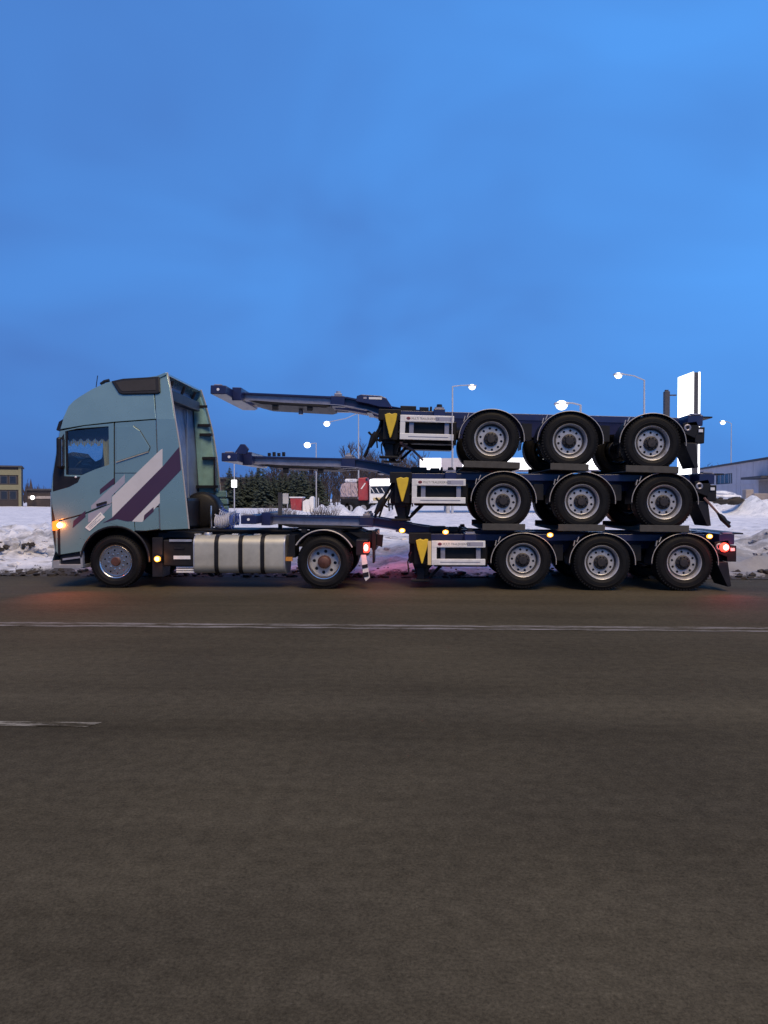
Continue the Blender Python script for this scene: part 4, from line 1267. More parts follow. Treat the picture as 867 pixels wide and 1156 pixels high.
        for x in (-1.40, -0.78):
            lb().box(x - 0.04, x + 0.04, *Y(0.045, 0.08), -.05, .37).build('guard_post', M['galv'], sg, 0.006)
        lb().box(-1.45, -0.75, *Y(0.0, 0.047) if False else Y(-0.004, 0.0), -.006, .006).build('guard_groove', M['galv'], sg)
        lb().box(-1.50, -0.70, *Y(0.12, 0.16), -.05, .37).build('guard_backing', M['steel'], sg)
        lb().box(-1.55, -0.60, *Y(0.22, 0.62), -.10, .30).build('tool_locker', M['steel'], t, 0.02)
        # air bottles
        ty = Y(0.45, 0.75)
        lb().tube([(-0.62, sum(ty) / 2, .12), (-0.52, sum(ty) / 2, .12)], 0.12, 12).build('air_valve', M['steel'], t)
        for i, wx in enumerate((0, W2, W3)):
            y0, y1 = Y(-0.005, 0.42)
            f_ = fender_arc(lb(), wx, 0.0, 0.558, 0.505, y0, y1, -4, 184, 0.014).build('wheel_fender', M['fender'], t)
            ye_ = y0 - 0.004 if side == 0 else y1 + 0.004
            lb().tube([(wx + 0.566 * math.cos(R(a)), ye_, 0.512 * math.sin(R(a))) for a in range(-4, 186, 5)], 0.007, 5).build('fender_edge', M['trim'], f_)
            for a in (134, 143):
                ca, sa = math.cos(R(a)), math.sin(R(a))
                mt = Matrix.Rotation(R(90 - a - 24), 3, 'Y')
                lb().obox((wx + 0.60 * ca, sum(Y(0.02, 0.06)) / 2, 0.56 * sa), (0.10, 0.05, 0.012), mt).build('fender_bracket', M['trim'], f_)
            lb().box(wx + 0.55, wx + 0.72, *Y(0.2, 0.3), .02, .30).build('fender_stay', M['steel'], f_)
            lb().box(wx - 0.12, wx + 0.12, *Y(0.62, 0.80), -.16, .14).build('hanger_bracket', M['steel'], t, 0.02)
            lb().ico((wx + 0.32, sum(Y(0.75, 0.95)) / 2, .0), 0.14, 2, (1, 1, 1.1)).build('air_bag', M['rubber'], t)
            w_ = wheel('trailer', t, (wx, 0.01 if side == 0 else WID - 0.01, TRN), side == 1, spin=0.37 * i + 0.1)
        # mud flap behind the last wheel
        lb().prism([(3.30, .02), (3.50, .02), (3.56, -.40), (3.50, -.41)], *Y(0.0, 0.62)).build('mud_flap', M['black'], t, 0.006)
    for wx in (0, W2, W3):
        lb().tube([(wx, 0.3, 0), (wx, WID - 0.3, 0)], 0.075, 10).build('axle', M['steel'], t)
    # rear bolster and lamp carrier
    rb = lb().box(3.36, 3.62, 0.03, WID - 0.03, .32, .505).build('rear_bolster', M['navy'], t, 0.012)
    lb().box(3.58, 3.86, 0.25, WID - 0.25, .485, .510).build('rear_step_plate', M['steel'], rb)
    for y in (0.02, WID - 0.16):
        lk = lb().box(3.42, 3.58, y, y + 0.14, .505, .53).build('twist_lock', M['galv'], t)
        lb().prism([(3.28, .36), (3.52, .40), (3.56, .30), (3.50, .10), (3.30, .18)], y + 0.01, y + 0.05).build('lashing_ring_plate', M['steel'], t, 0.012)
        lb().lathe([(0.028, 0.0), (0.045, -0.008), (0.062, 0.0)], (3.36, y + (0.0 if y < 1 else 0.06), .28), 14).build('lashing_ring', M['galv'], t)
        lc = lb().box(3.50, 3.66, y + 0.02, y + 0.14 + 0.1 * (1 if y < 1 else 0), .02, .30).build('lamp_carrier', M['steel'], t, 0.01)
        lb().box(3.55, 3.62, y - 0.004 if y < 1 else y + 0.1, y + 0.02 if y < 1 else y + 0.164, .21, .26).build('side_reflector', M['whitereflect'], lc)
    lb().box(3.45, 3.55, 0.1, WID - 0.1, -.14, -.04).build('underrun_bar', M['navy'], t, 0.01)
    for y in (0.7, WID - 0.8):
        lb().box(3.44, 3.52, y, y + 0.1, -.05, .34).build('underrun_bracket', M['steel'], t)
    lb().tube([(0.4, 1.27, .22), (2.4, 1.27, .22)], 0.13, 14).build('air_reservoir', M['steel'], t)
    return t

bt = make_trailer()
mt_ = copy_tree(bt)
tt = copy_tree(bt)
GT = 'stacked container trailers'
def drop(o):
    for c in list(o.children):
        drop(c)
    bpy.data.objects.remove(o)
for t, nm in ((bt, 'hose_guard'), (mt_, 'hose_guard'), (bt, 'hose_bracket'), (tt, 'hose_bracket'), (bt, 'hose_coupling'), (tt, 'hose_coupling')):
    for c in [c for c in t.children if c.name.startswith(nm)]:
        drop(c)
tag(bt, 'bottom navy skeletal container trailer on the road, hitched to the tractor, marker lamps lit', 'trailer', GT)
tag(mt_, 'middle navy skeletal container trailer of the stack, resting on the bottom trailer', 'trailer', GT)
tag(tt, 'topmost navy skeletal container trailer of the stack, tilted down to the rear', 'trailer', GT)
pb = P(590.8, 634, 0.01)
pm = P(568.4, 565.4, 0.01)
pt = P(554.8, 495.2, 0.01)
TB, TM, TT = R(0.0), R(0.45), R(1.75)
def put(o, q, z, a):
    o.rotation_euler = (0, a, 0)
    o.location = (q.x - TRN * math.sin(a), 0, z - TRN * math.cos(a))
put(bt, pb, TRN, TB)
put(mt_, pm, pm.z, TM)
put(tt, pt, pt.z, TT)
rw = random.Random(5)
for t in (mt_, tt):
    for ch in t.children:
        if ch.name.startswith('wheel') and ch.type == 'EMPTY':
            ch.rotation_euler.y = rw.uniform(0, 6.28)
for ch in bt.children:                        # the front axle of the bottom trailer is lifted
    if ch.name.startswith('wheel') and ch.type == 'EMPTY' and abs(ch.location.x) < 0.1:
        ch.location.z += 0.035
# lettering on the guards: an oval emblem and a line of small lettering
tx = text_mesh('MULTI TRAILERSERVICE', 0.058, M['ink'], 0.80)
for t in (bt, mt_, tt):
    sg = [c for c in t.children if c.name.startswith('side_guard')][0]
    MB((0, 0, TRN)).prism([(-1.52, .27), (-1.52, .36), (-1.00, .36), (-1.00, .27)], -0.003, 0.0).build('lettering_panel', M['plate'], sg)
    el = [(-1.455 + 0.036 * math.cos(2 * math.pi * k / 14), .316 + 0.026 * math.sin(2 * math.pi * k / 14)) for k in range(14)]
    em = MB((0, 0, TRN)).prism(el, -0.006, -0.003).build('emblem', M['red_ink'], sg)
    MB((0, 0, TRN)).box(-1.484, -1.426, -0.008, -0.006, .310, .322).build('emblem_bar', M['ink'], em)
    inst(tx, 'lettering', sg, (-1.405, -0.003, TRN + .295))
    MB((0, 0, TRN)).box(-0.98, -0.70, -0.003, 0.0, .28, .35).build('reflective_strip', M['lilac_band'], sg)
# a pale reflective strip on the front end of the bottom guard
sg = [c for c in bt.children if c.name.startswith('side_guard')][0]
MB((0, 0, TRN)).box(-1.665, -1.605, 0.0, 0.04, -.05, .37).build('amber_end_strip', mat('amber_strip', (0.70, 0.55, 0.28), 0.4), sg)
# lit lamps of the bottom trailer
for i, (px, py) in enumerate(((454, 599), (503, 600.7), (621, 604), (801, 605.5))):
    q = P(px, py, -0.02)
    lx = q.x - bt.location.x
    m_ = MB().ico((lx, -0.02, q.z), 0.046, 2, (1.2, 0.5, 0.9)).build('side_marker_lamp', M['amber'], bt)
    MB().ico((lx, -0.036, q.z), 0.026, 2, (1.2, 0.5, 0.9)).build('bulb', M['bulb'], m_)
    MB().box(lx - 0.06, lx + 0.06, -0.012, 0.05, q.z - 0.035, q.z + 0.035).build('marker_bracket', M['black'], bt, 0.006)
    lamp_light('marker_glow', (lx, -0.13, q.z), (1.0, 0.36, 0.08), 0.9, bt)
for px, wt, red in ((454, 5, 0), (560, 4, 0), (700, 4, 0), (818, 8, 1)):  # far side, out of view: lamps added to tint the snow
    lx = P(px, 600, 0).x - bt.location.x
    m_ = MB().ico((lx, WID + 0.03, 0.92), 0.046, 2, (1.2, 0.5, 0.9)).build('tail_lamp' if red else 'side_marker_lamp', M['redlit' if red else 'amber'], bt)
    MB().box(lx - 0.06, lx + 0.06, WID - 0.08, WID + 0.02, 0.88, 0.96).build('marker_bracket', M['black'], bt, 0.006)
    lamp_light('marker_glow', (lx, WID + 0.18, 0.92), (1.0, 0.08, 0.10) if red else (1.0, 0.33, 0.12), wt, bt)
q = P(818, 618, 0.0)
lx = q.x - bt.location.x
MB().box(lx - 0.10, lx + 0.06, 0.02, 0.40, q.z - 0.09, q.z + 0.09).build('tail_lamp_housing', M['black'], bt, 0.02)
tl_ = MB().lathe([(0.0001, -0.012), (0.06, -0.010), (0.08, 0.0), (0.08, 0.03)], (lx, 0.0, q.z), 20).build('tail_lamp', M['redlit'], bt)
MB().ico((lx + 0.02, -0.012, q.z), 0.05, 2, (1, 0.4, 1)).build('tail_bulb', M['redbulb'], tl_)
lamp_light('tail_glow', (lx + 0.10, -0.16, q.z), (1.0, 0.07, 0.06), 3.4, bt)
spd = bpy.data.lights.new('tail_road_glow_spot', 'SPOT')  # added spot: puts a red glow on the road by the tail
spd.energy, spd.color, spd.spot_size, spd.spot_blend, spd.shadow_soft_size = 30, (1.0, 0.06, 0.12), R(80), 1.0, 0.05
spo = bpy.data.objects.new('tail_road_glow_spot', spd)
COL.objects.link(spo)
spo.parent = bt
spo.location = (lx, -0.14, q.z)
spo.rotation_euler = Vector((0.15, 0.85, 0.65)).to_track_quat('Z', 'Y').to_euler()

# boards under the wheels of the upper trailers
def tray(x, z, a, ln_, label, h=0.092):
    o = empty('wheel_board', (x, 0, z), None, (0, a, 0))
    MB().box(-ln_ / 2, ln_ / 2, -0.02, WID + 0.02, -0.028, -0.004).build('base_board', M['tray'], o, 0.004)
    MB().box(-ln_ / 2, ln_ / 2, -0.05, -0.021, -0.022, h).build('edge_board', M['tray'], o, 0.005)
    MB().box(-ln_ / 2, ln_ / 2, WID + 0.021, WID + 0.05, -0.022, h).build('edge_board', M['tray'], o, 0.005)
    tag(o, label, 'board', 'boards under the wheels of the stacked trailers')
for nm, t, q, a, lens in (('middle', mt_, pm, TM, (0.74, 0.80, 0.84)), ('top', tt, pt, TT, (0.98, 0.66, 0.90))):
    for i, wx in enumerate((0, W2, W3)):
        xw = q.x + wx * math.cos(a)
        zw = q.z - wx * math.sin(a) - TRN
        tray(xw + (0.0, -0.02, -0.02)[i], zw, a, lens[i], 'grey timber board under the %s wheel of the %s trailer' % (('front', 'centre', 'rear')[i], nm))

# lashings
def lashing(pts, Y, r, label, ms, ratchet=None, name='lashing_chain'):
    o = empty(name, P(pts[0][0], pts[0][1], Y))
    w0 = o.location
    m = MB((-w0.x, -w0.y, -w0.z))
    m.tube([P(x, y, Y) for x, y in pts], r, 6)
    m.build('chain_run' if 'chain' in name else 'strap_run', ms, o)
    if ratchet:
        (xa_, ya_), (xb_, yb_) = ratchet
        A, B = P(xa_, ya_, Y - 0.05), P(xb_, yb_, Y - 0.05)
        k = MB((-w0.x, -w0.y, -w0.z))
        k.tube([A, A.lerp(B, 0.3), B], [r * 1.6, r * 2.6, r * 1.3], 8)
        k.build('tensioner', M['steel'], o)
        k = MB((-w0.x, -w0.y, -w0.z))
        c = A.lerp(B, 0.35)
        k.tube([c + Vector((-0.10, -0.02, 0.10)), c, c + Vector((0.12, 0, -0.07))], 0.022, 6)
        k.build('tensioner_handle', M['steel'], o)
    tag(o, label, 'lashing')
lashing([(432, 471), (428, 484), (420, 497), (411, 516)], 0.45, 0.028, 'dark chain with tensioner from the top trailer neck down to the middle gooseneck', M['steel'], ((425, 488), (417, 505)))
lashing([(435, 478), (428, 492), (418, 500), (413, 515)], 0.8, 0.02, 'thinner second chain beside the tensioner chain under the top trailer neck', M['steel'])
lashing([(446, 541), (438, 554), (430, 567), (423, 584)], 0.45, 0.028, 'dark chain with tensioner from the middle trailer neck down to the bottom gooseneck', M['steel'], ((434, 562), (424, 580)))
lashing([(447, 546), (440, 558), (432, 572), (428, 584)], 0.8, 0.02, 'thinner second chain beside the tensioner chain under the middle trailer neck', M['steel'])
lashing([(795, 562), (812, 581), (823, 595)], -0.02, 0.020, 'dirty strap slanting from the middle trailer tail to the bottom trailer tail', M['straprust'], ((812, 581), (824, 595)), 'lashing_strap')
lashing([(510.6, 466), (510.4, 490), (510.8, 528)], -0.06, 0.008, 'thin pale strap hanging down the side of the top trailer beside its guard', M['strapw'], None, 'lashing_strap')
lashing([(452, 500), (466, 508), (478, 520)], 0.3, 0.022, 'dirty strap slanting from the top trailer leg to the middle trailer deck', M['straprust'], None, 'lashing_strap')

# ------------------------------------------------------------------ street lamps
GL = 'lit street lamps behind the truck'
def lamp_post(pxp, pxl, pyl, Z, label, hw=0.62, cool=False, ptop=None, r=0.07):
    Y = Z + CAM.y
    base = P(pxp, 560, Y)
    top = P(pxp, ptop if ptop else pyl, Y)
    head = P(pxl, pyl, Y)
    z0 = max(0, hgt(base.x, Y)) - 0.1
    o = empty('street_lamp', (base.x, Y, z0))
    h = top.z - z0
    hx, hz = head.x - base.x, head.z - z0
    MB().tube([(0, 0, 0), (0, 0, h * 0.5), (0, 0, h)], [r * 1.4, r * 1.1, r * 0.8], 8).build('pole', M['pole'], o)
    s = 1 if hx > 0 else -1
    MB().tube([(0, 0, h - 0.02), (hx * 0.4, 0, h + (hz - h) * 0.6 + 0.10), (hx, 0, hz + 0.16)], r * 0.6, 6).build('arm', M['pole'], o)
    lh = MB().box(hx - hw / 2, hx + hw / 2, -0.2, 0.2, hz + 0.02, hz + 0.14).build('lamp_head', M['pole'], o, 0.03)
    MB().ico((hx, 0, hz), hw * 0.40, 3, (1, 0.8, 0.85)).build('lamp_bowl', M['lampcool' if cool else 'lamp'], lh)
    tag(o, label, 'street lamp', GL)
    return o
lamp_post(357, 347, 502.5, 100, 'lit street lamp on a pale pole before the dark trees, left of the red lorry', 1.1, True, 500)
lamp_post(404.8, 369, 478.5, 82, 'lit street lamp with long arm whose pale pole crosses the red lorry', 0.85, True, 466)
lamp_post(510.7, 533, 437, 60, 'lit street lamp rising above the front guard of the top trailer', 0.65, False, 436)
lamp_post(655, 634, 457.5, 42, 'large bright street lamp just above the centre wheel of the top trailer', 0.78, False, 457)
lamp_post(726.6, 698, 424, 54, 'lit street lamp standing above the rear wheel of the top trailer', 0.62, False, 429)
lamp_post(825, 816, 477, 88, 'small lit street lamp on a thin pole in front of the grey warehouse', 0.7, True, 478, 0.055)

# small white sign on a thin pole far behind the cab
def post_sign(px, py, Z, label):
    Y = Z + CAM.y
    q = P(px, py, Y)
    o = empty('post_sign', (q.x, Y, 0.2))
    MB().tube([(0, 0, 0), (0, 0, q.z + 1.6)], 0.05, 6).build('pole', M['pole'], o)
    MB().box(-0.22, 0.22, -0.08, -0.03, q.z - 0.5, q.z + 0.1).build('sign_plate', M['signlit'], o)
    tag(o, label, 'sign')
post_sign(264.5, 546, 62, 'small white lit sign on a thin pole right behind the cab')

# ------------------------------------------------------------------ backlit pylon sign and dark post
Zp = 55.0
qa, qb = P(783.3, 445, Zp + CAM.y), P(766.6, 445, Zp * 1.045 + CAM.y)
d = Vector((qb.x - qa.x, qb.y - qa.y, 0))
L_ = d.length
ang = math.atan2(d.y, d.x)
o = empty('pylon_sign', (qa.x, qa.y, 0.0), None, (0, 0, ang))
ztop, zbot = P(783.3, 419.8, Zp + CAM.y).z, P(783.3, 467.5, Zp + CAM.y).z
MB().box(0, L_, 0.0, 0.10, zbot, ztop).build('lit_face', M['signlit'], o, 0.01)
MB().box(0.3, L_, 0.0, 0.10, 3.1, zbot - 1.2).build('lit_face', M['signlit'], o, 0.01)
MB().box(0.02, L_ - 0.02, -0.34, -0.002, 0.5, ztop - 0.02).build('frame', M['poledark'], o, 0.02)
MB().box(0, L_, -0.46, -0.342, 3.4, ztop).build('lit_face', M['signlit'], o, 0.01)
MB().box(0.3, L_ - 0.3, -0.3, -0.05, -0.1, 0.5).build('base_plinth', M['concrete'], o)
tag(o, 'tall white backlit pylon sign standing above the tail of the trailers', 'sign')
q = P(752.5, 442, 50 + CAM.y)
o = empty('dark_post', (q.x, q.y, 0))
MB().box(-0.17, 0.17, -0.17, 0.17, 0, q.z).build('post', M['poledark'], o, 0.03)
MB().box(0.17, 0.62, -0.04, 0.04, q.z - 0.28, q.z - 0.20).build('bracket', M['poledark'], o)
MB().box(-0.10, 0.10, -0.1, 0.1, q.z, q.z + 0.1).build('cap', M['poledark'], o)
tag(o, 'thick dark post with a small bracket left of the backlit pylon sign', 'post')

# ------------------------------------------------------------------ station canopy glimpsed between the trailers
Zc = 66.0
Yc = Zc + CAM.y
x0, x1 = P(474, 520, Yc).x, P(692, 520, Yc).x
o = empty('station_canopy', ((x0 + x1) / 2, Yc, 0))
hw_ = (x1 - x0) / 2
z0, z1 = P(560, 530, Yc).z, P(560, 517, Yc).z
MB().box(-hw_, hw_, 0.1, 8.0, z0 + 0.05, z1 - 0.05).build('canopy_roof', M['greywall'], o)
n_p = 9
for k in range(n_p):
    a, b_ = -hw_ + 2 * hw_ * k / n_p, -hw_ + 2 * hw_ * (k + 1) / n_p
    MB().box(a + 0.01, b_ - 0.01, 0, 0.098, z0, z1).build('fascia_panel', M['greywall' if k in (1, 6) else 'canopylit'], o)
for x in (-hw_ * 0.7, 0, hw_ * 0.7):
    for y in (1.5, 6.5):
        MB().tube([(x, y, -0.1), (x, y, z0 + 0.06)], 0.18, 10).build('column', M['pole'], o)
tag(o, 'brightly lit white canopy glimpsed in the gaps between the upper trailers', 'canopy')

# ------------------------------------------------------------------ buildings
def warehouse():
    Zl, Zr = 104.0, 62.0
    A = P(786, 531, Zl + CAM.y)
    B = P(930, 508, Zr + CAM.y)
    d = Vector((B.x - A.x, B.y - A.y, 0))
    Ln = d.length
    an = math.atan2(d.y, d.x)
    o = empty('warehouse', (A.x, A.y, 0), None, (0, 0, an))
    H = A.z
    def at_u(px):
        lo, hi = 0.0, Ln
        for _ in range(50):
            m_ = (lo + hi) / 2
            w_ = Vector((A.x, A.y, 0)) + d.normalized() * m_
            v_ = P(px, 560, w_.y)
            if v_.x > w_.x: lo = m_
            else: hi = m_
        return lo
    def zz(px, py):
        u = at_u(px)
        w_ = Vector((A.x, A.y, 0)) + d.normalized() * u
        return P(px, py, w_.y).z
    u0, u1 = at_u(808), at_u(826.5)
    wz0, wz1 = zz(817, 546.5), zz(817, 535)
    MB().prism([(0, -0.3), (0, H), (Ln, H), (Ln, -0.3)], 0.0, 0.3, [[(u0, wz0), (u1, wz0), (u1, wz1), (u0, wz1)]]).build('front_wall', M['greywall'], o)
    MB().box(0, 0.3, 0.3, 18, -0.3, H).build('side_wall', M['greywall'], o)
    MB().box(0.3, Ln, 17.7, 18, -0.3, H - 0.01).build('rear_wall', M['greywall'], o)
    MB().box(-0.15, Ln + 0.1, -0.15, 18.1, H, H + 0.22).build('roof', M['roof'], o)
    wf = MB()
    wf.prism([(u0, wz0), (u1, wz0), (u1, wz1), (u0, wz1)], 0.05, 0.15, [[(u0 + .08, wz0 + .08), (u1 - .08, wz0 + .08), (u1 - .08, wz1 - .08), (u0 + .08, wz1 - .08)]])
    fr = wf.build('window', M['roof'], o)
    n_ = 4
    for k in range(n_):
        a, b_ = u0 + (u1 - u0) * k / n_, u0 + (u1 - u0) * (k + 1) / n_
        MB().box(a + .04, b_ - .04, 0.10, 0.13, wz0 + .06, wz1 - .06).build('pane', M['darkglass'], fr)
        if k:
            MB().box(a - .05, a + .05, 0.06, 0.16, wz0 + .07, wz1 - .07).build('mullion', M['greywall'], fr)
    for u in [at_u(p) for p in (800, 831, 836, 850, 866, 890)]:
        MB().box(u - 0.05, u + 0.05, -0.03, 0.001, 0, H).build('wall_seam', M['greywall'], o)
    MB().box(at_u(826), Ln, -0.06, 0.001, zz(840, 546.5) - 0.06, zz(840, 546.5) + 0.06).build('wall_rail', M['greywall'], o)
    MB().box(at_u(855), at_u(880), -1.6, -0.001, zz(862, 541), zz(862, 538.4)).build('door_canopy', M['roof'], o)
    MB().box(at_u(857), at_u(872), -0.06, -0.002, 0.2, zz(862, 542)).build('door', M['concrete'], o)
    tag(o, 'long pale grey flat roofed warehouse with one dark window behind the trailers', 'building')
warehouse()

def concrete_block(px0, px1, pyt, Z, label):
    Y = Z + CAM.y
    a, b_ = P(px0, pyt, Y), P(px1, pyt, Y)
    o = MB().box(0, b_.x - a.x, 0, 0.8, -0.4, a.z).build('concrete_block', M['concrete'], None, 0.06)
    o.location = (a.x, Y, 0)
    tag(o, label, 'concrete block', 'concrete blocks in front of the warehouse')
concrete_block(842, 851, 552.5, 70, 'tall concrete block left of the longer one in front of the warehouse')
concrete_block(851.4, 872, 557, 69.5, 'long low concrete block at the right edge in front of the warehouse')

Yd = 58 + CAM.y
a, b_ = P(795, 561, Yd), P(833, 559.8, Yd)
o = empty('earth_heap', (a.x, Yd, 0.4))
m_ = MB()
for k in range(9):
    u = k / 8
    m_.ico(((b_.x - a.x) * u, 0, (a.z - 0.4) * 0.82), 0.42 + 0.1 * math.sin(k * 2.1), 2, (1.3, 0.8, 0.62), 0.3, k)
m_.build('soil', M['mud'], o)
MB().ico(((b_.x - a.x) * 0.45, 0.1, (a.z - 0.4) * 1.0 + 0.1), 1.0, 3, (1.5, 0.6, 0.34), 0.25, 4).build('snow_cap', M['snow'], o)
tag(o, 'low dark earth heap capped with snow in front of the warehouse', 'earth heap')

def left_building():
    Z = 115.0
    Y = Z + CAM.y
    A = P(23.5, 526, Y)
    x0 = P(-60, 526, Y).x
    o = empty('office_building', (A.x, Y, 0), None, (0, 0, R(26)))
    wd = x0 - A.x
    zl = lambda py: P(10, py, Y).z
    MB().box(wd, 0, 0, 9, -0.3, zl(527.5)).build('wall', M['darkwall'], o)
    MB().box(wd - 0.2, 0.2, -0.4, 9.2, zl(527.4), zl(525.8)).build('roof', M['roof'], o)
    for y0, y1 in ((536.5, 530.5), (553, 547.3)):
        b_ = MB().box(wd, -0.35, -0.12, -0.001, zl(y0), zl(y1)).build('cladding_band', M['yellowwall'], o)
    MB().box(-0.35, 0.05, -0.14, 0.3, zl(575), zl(527.6)).build('corner_pilaster', M['yellowwall'], o)
    for y0, y1 in ((546.5, 537.3), (564, 554)):
        n_ = 9
        for k in range(n_):
            u0, u1 = -0.5 + (wd + 0.5) * (k + 1) / n_ + 0.12, -0.5 + (wd + 0.5) * k / n_ - 0.12
            wn = MB().box(u0, u1, -0.06, -0.002, zl(y0), zl(y1)).build('window', M['roof'], o)
            MB().box(u0 + 0.1, u1 - 0.1, -0.075, -0.061, zl(y0) + 0.1, zl(y1) - 0.1).build('pane', M['darkglass'], wn)
    tag(o, 'dark two storey building with pale yellow bands at the left edge', 'building')
    # low dark shed joined on its right
    B = P(60, 553.5, Y)
    o = empty('low_shed', (A.x + 0.4, Y + 1.0, 0))
    MB().box(0, B.x - A.x + 6, 0, 8, -0.3, B.z).build('wall', M['darkwall'], o)
    MB().box(-0.1, B.x - A.x + 6.2, -0.3, 8.2, B.z, B.z + 0.25).build('roof', M['roof'], o)
    MB().box(0.2, B.x - A.x + 6, -0.08, -0.001, P(10, 563, Y).z, P(10, 560, Y).z).build('fascia_board', M['concrete'], o)
    tag(o, 'low dark brown shed between the yellow banded building and the truck', 'building')
    q = P(29.5, 562, Y - 2)
    o = empty('wall_lamp', (q.x, Y + 1.0, q.z))
    MB().box(-0.1, 0.1, -1.2, 0.0, 0.30, 0.40).build('bracket', M['poledark'], o)
    MB().ico((0, -1.1, 0.05), 0.34, 2, (1, 0.8, 1)).build('lamp_bowl', M['lamp'], o)
    tag(o, 'bright wall lamp on the low dark shed at the left', 'wall lamp')
left_building()

Y = 118 + CAM.y
a = P(238, 541, Y)
o = empty('dark_hall', (a.x, Y, 0))
MB().box(-3, 7.5, 0, 10, -0.3, a.z).build('wall', M['darkwall'], o)
MB().box(-3.2, 7.7, -0.3, 10.2, a.z, a.z + 0.3).build('roof', M['roof'], o)
tag(o, 'dark flat roofed hall far behind the cab, left of the spruces', 'building')

# ------------------------------------------------------------------ vehicles in the yard behind
def mini_wheel(parent, x, y, r):
    e = empty('wheel', (x, y, r), parent)
    MB().lathe([(r * 0.55, 0.03), (r * 0.6, 0.0), (r * 0.95, 0.0), (r, 0.04), (r, 0.26), (r * 0.6, 0.3)], n=20).build('tyre', M['rubber'], e)
    MB().lathe([(0.0001, 0.06), (r * 0.3, 0.05), (r * 0.56, 0.03)], n=16).build('rim', M['rim'], e)
Z = 64.0
Y = Z + CAM.y
kx = Z / F
a = P(384, 572, Y)
zl = lambda py: P(400, py, Y).z
xl = lambda px: P(px, 560, Y).x - a.x
o = empty('red_lorry', (a.x, Y, 0.3))
fz = lambda py: zl(py) - 0.3
MB().prism([(xl(384), fz(561)), (xl(384.6), fz(548)), (xl(389), fz(545)), (xl(403), fz(545)), (xl(404), fz(561))], 0.0, 2.5).build('load_body', M['frost'], o, 0.08)
rq = random.Random(9)
for k in range(9):
    x = xl(386 + 2.0 * k)
    MB().tube([(x + rq.uniform(-.1, .1), -0.03, fz(560.5 - rq.uniform(0, 4))), (x + rq.uniform(-.15, .15), -0.05, fz(553)), (x + rq.uniform(-.1, .1), -0.03, fz(546 + rq.uniform(0, 3)))], 0.05, 5).build('sheet_fold', M['frost'], o)
MB().box(xl(389), xl(403), 0.1, 2.4, fz(544.8), fz(540.5)).build('snow_load', M['snow'], o, 0.12)
MB().prism([(xl(404.3), fz(565)), (xl(404.3), fz(539.5)), (xl(414.5), fz(538.8)), (xl(415.5), fz(551)), (xl(416), fz(565))], 0.0, 2.5).build('cab', M['redpaint'], o, 0.08)
MB().prism([(xl(407), fz(552)), (xl(412), fz(545)), (xl(413), fz(545.5)), (xl(408.6), fz(552))], -0.03, -0.002).build('white_flash', M['whitepaint'], o)
MB().prism([(xl(412.7), fz(542.8)), (xl(412.7), fz(540)), (xl(415), fz(540)), (xl(415), fz(542.8))], -0.03, -0.002).build('side_window', M['darkglass'], o)
MB().box(xl(384), xl(415), 0.2, 2.3, 0.5, fz(563.5)).build('chassis', M['steel'], o)
for px in (389, 394.5, 410):
    mini_wheel(o, xl(px), -0.02, 0.5)
tag(o, 'red lorry with a frosted rumpled load parked behind the snow mounds', 'truck')
a = P(417, 572, Y - 0.6)
o = empty('white_lorry', (a.x, Y - 0.6, 0.3))
xl = lambda px: P(px, 560, Y - 0.6).x - a.x
x0, x1 = xl(417), xl(446)
MB().prism([(x0, fz(568)), (x0, fz(541.5)), (x0 + 0.3, fz(540.2)), (x1 - 0.3, fz(540.2)), (x1, fz(542)), (x1, fz(568))], 0.0, 6.0).build('cab', M['whitepaint'], o, 0.1)
ws = MB().prism([(xl(418.5), fz(557)), (xl(418.5), fz(549.5)), (xl(439), fz(548.8)), (xl(439), fz(557))], -0.04, -0.003).build('windscreen', M['darkglass'], o, 0.02)
for px in (422.5, 428, 434):
    MB().tube([(xl(px), -0.06, fz(556.5)), (xl(px) - 0.25, -0.06, fz(551))], 0.035, 5).build('wiper', M['whitepaint'], ws)
MB().box(xl(417.6), xl(441), -0.05, 0.02, fz(548), fz(541.5)).build('backlit_roof_board', M['canopylit'], o, 0.03)
MB().box(xl(421.5), xl(440), -0.05, -0.003, fz(565), fz(561.8)).build('grille', M['tassel'], o)
MB().box(xl(419), xl(421), -0.06, 0.0, fz(566), fz(564)).build('headlight', M['whitereflect'], o)
MB().box(xl(441), xl(443), -0.06, 0.0, fz(566), fz(564)).build('headlight', M['whitereflect'], o)
for px in (421, 441.5):
    mini_wheel(o, xl(px), 0.4, 0.5)
tag(o, 'white lorry with a bright roof board and dark windscreen beside the red lorry', 'truck')

Z = 72.0
Y = Z + CAM.y
a, b_ = P(327.5, 569, Y), P(341, 561, Y)
o = empty('red_skip', (a.x, Y, 0.2))
ww, hh = b_.x - a.x, b_.z - 0.2
MB().prism([(0.12, 0.05), (ww - 0.12, 0.05), (ww, hh), (0, hh)], 0, 1.6).build('body', M['redpaint'], o, 0.03)
MB().box(-0.06, ww + 0.06, -0.06, 1.66, hh - 0.1, hh + 0.02).build('top_rim', M['guard'], o)
for k in (1, 2, 3):
    MB().box(ww * k / 4 - 0.03, ww * k / 4 + 0.03, -0.04, -0.001, 0.1, hh - 0.11).build('side_rib', M['redpaint'], o)
tag(o, 'small red waste container beside a white tank in front of the dark trees', 'container')
a, b_ = P(341.5, 570, Y), P(354, 561.2, Y)
o = empty('white_tank', (a.x, Y, 0.2))
ww, hh = b_.x - a.x, b_.z - 0.2
MB().prism([(0, 0), (0, hh * 0.72), (ww * 0.3, hh * 0.86), (ww * 0.6, hh * 0.86), (ww * 0.66, hh), (ww, hh), (ww, 0)], 0, 1.2).build('body', M['whitepaint'], o, 0.05)
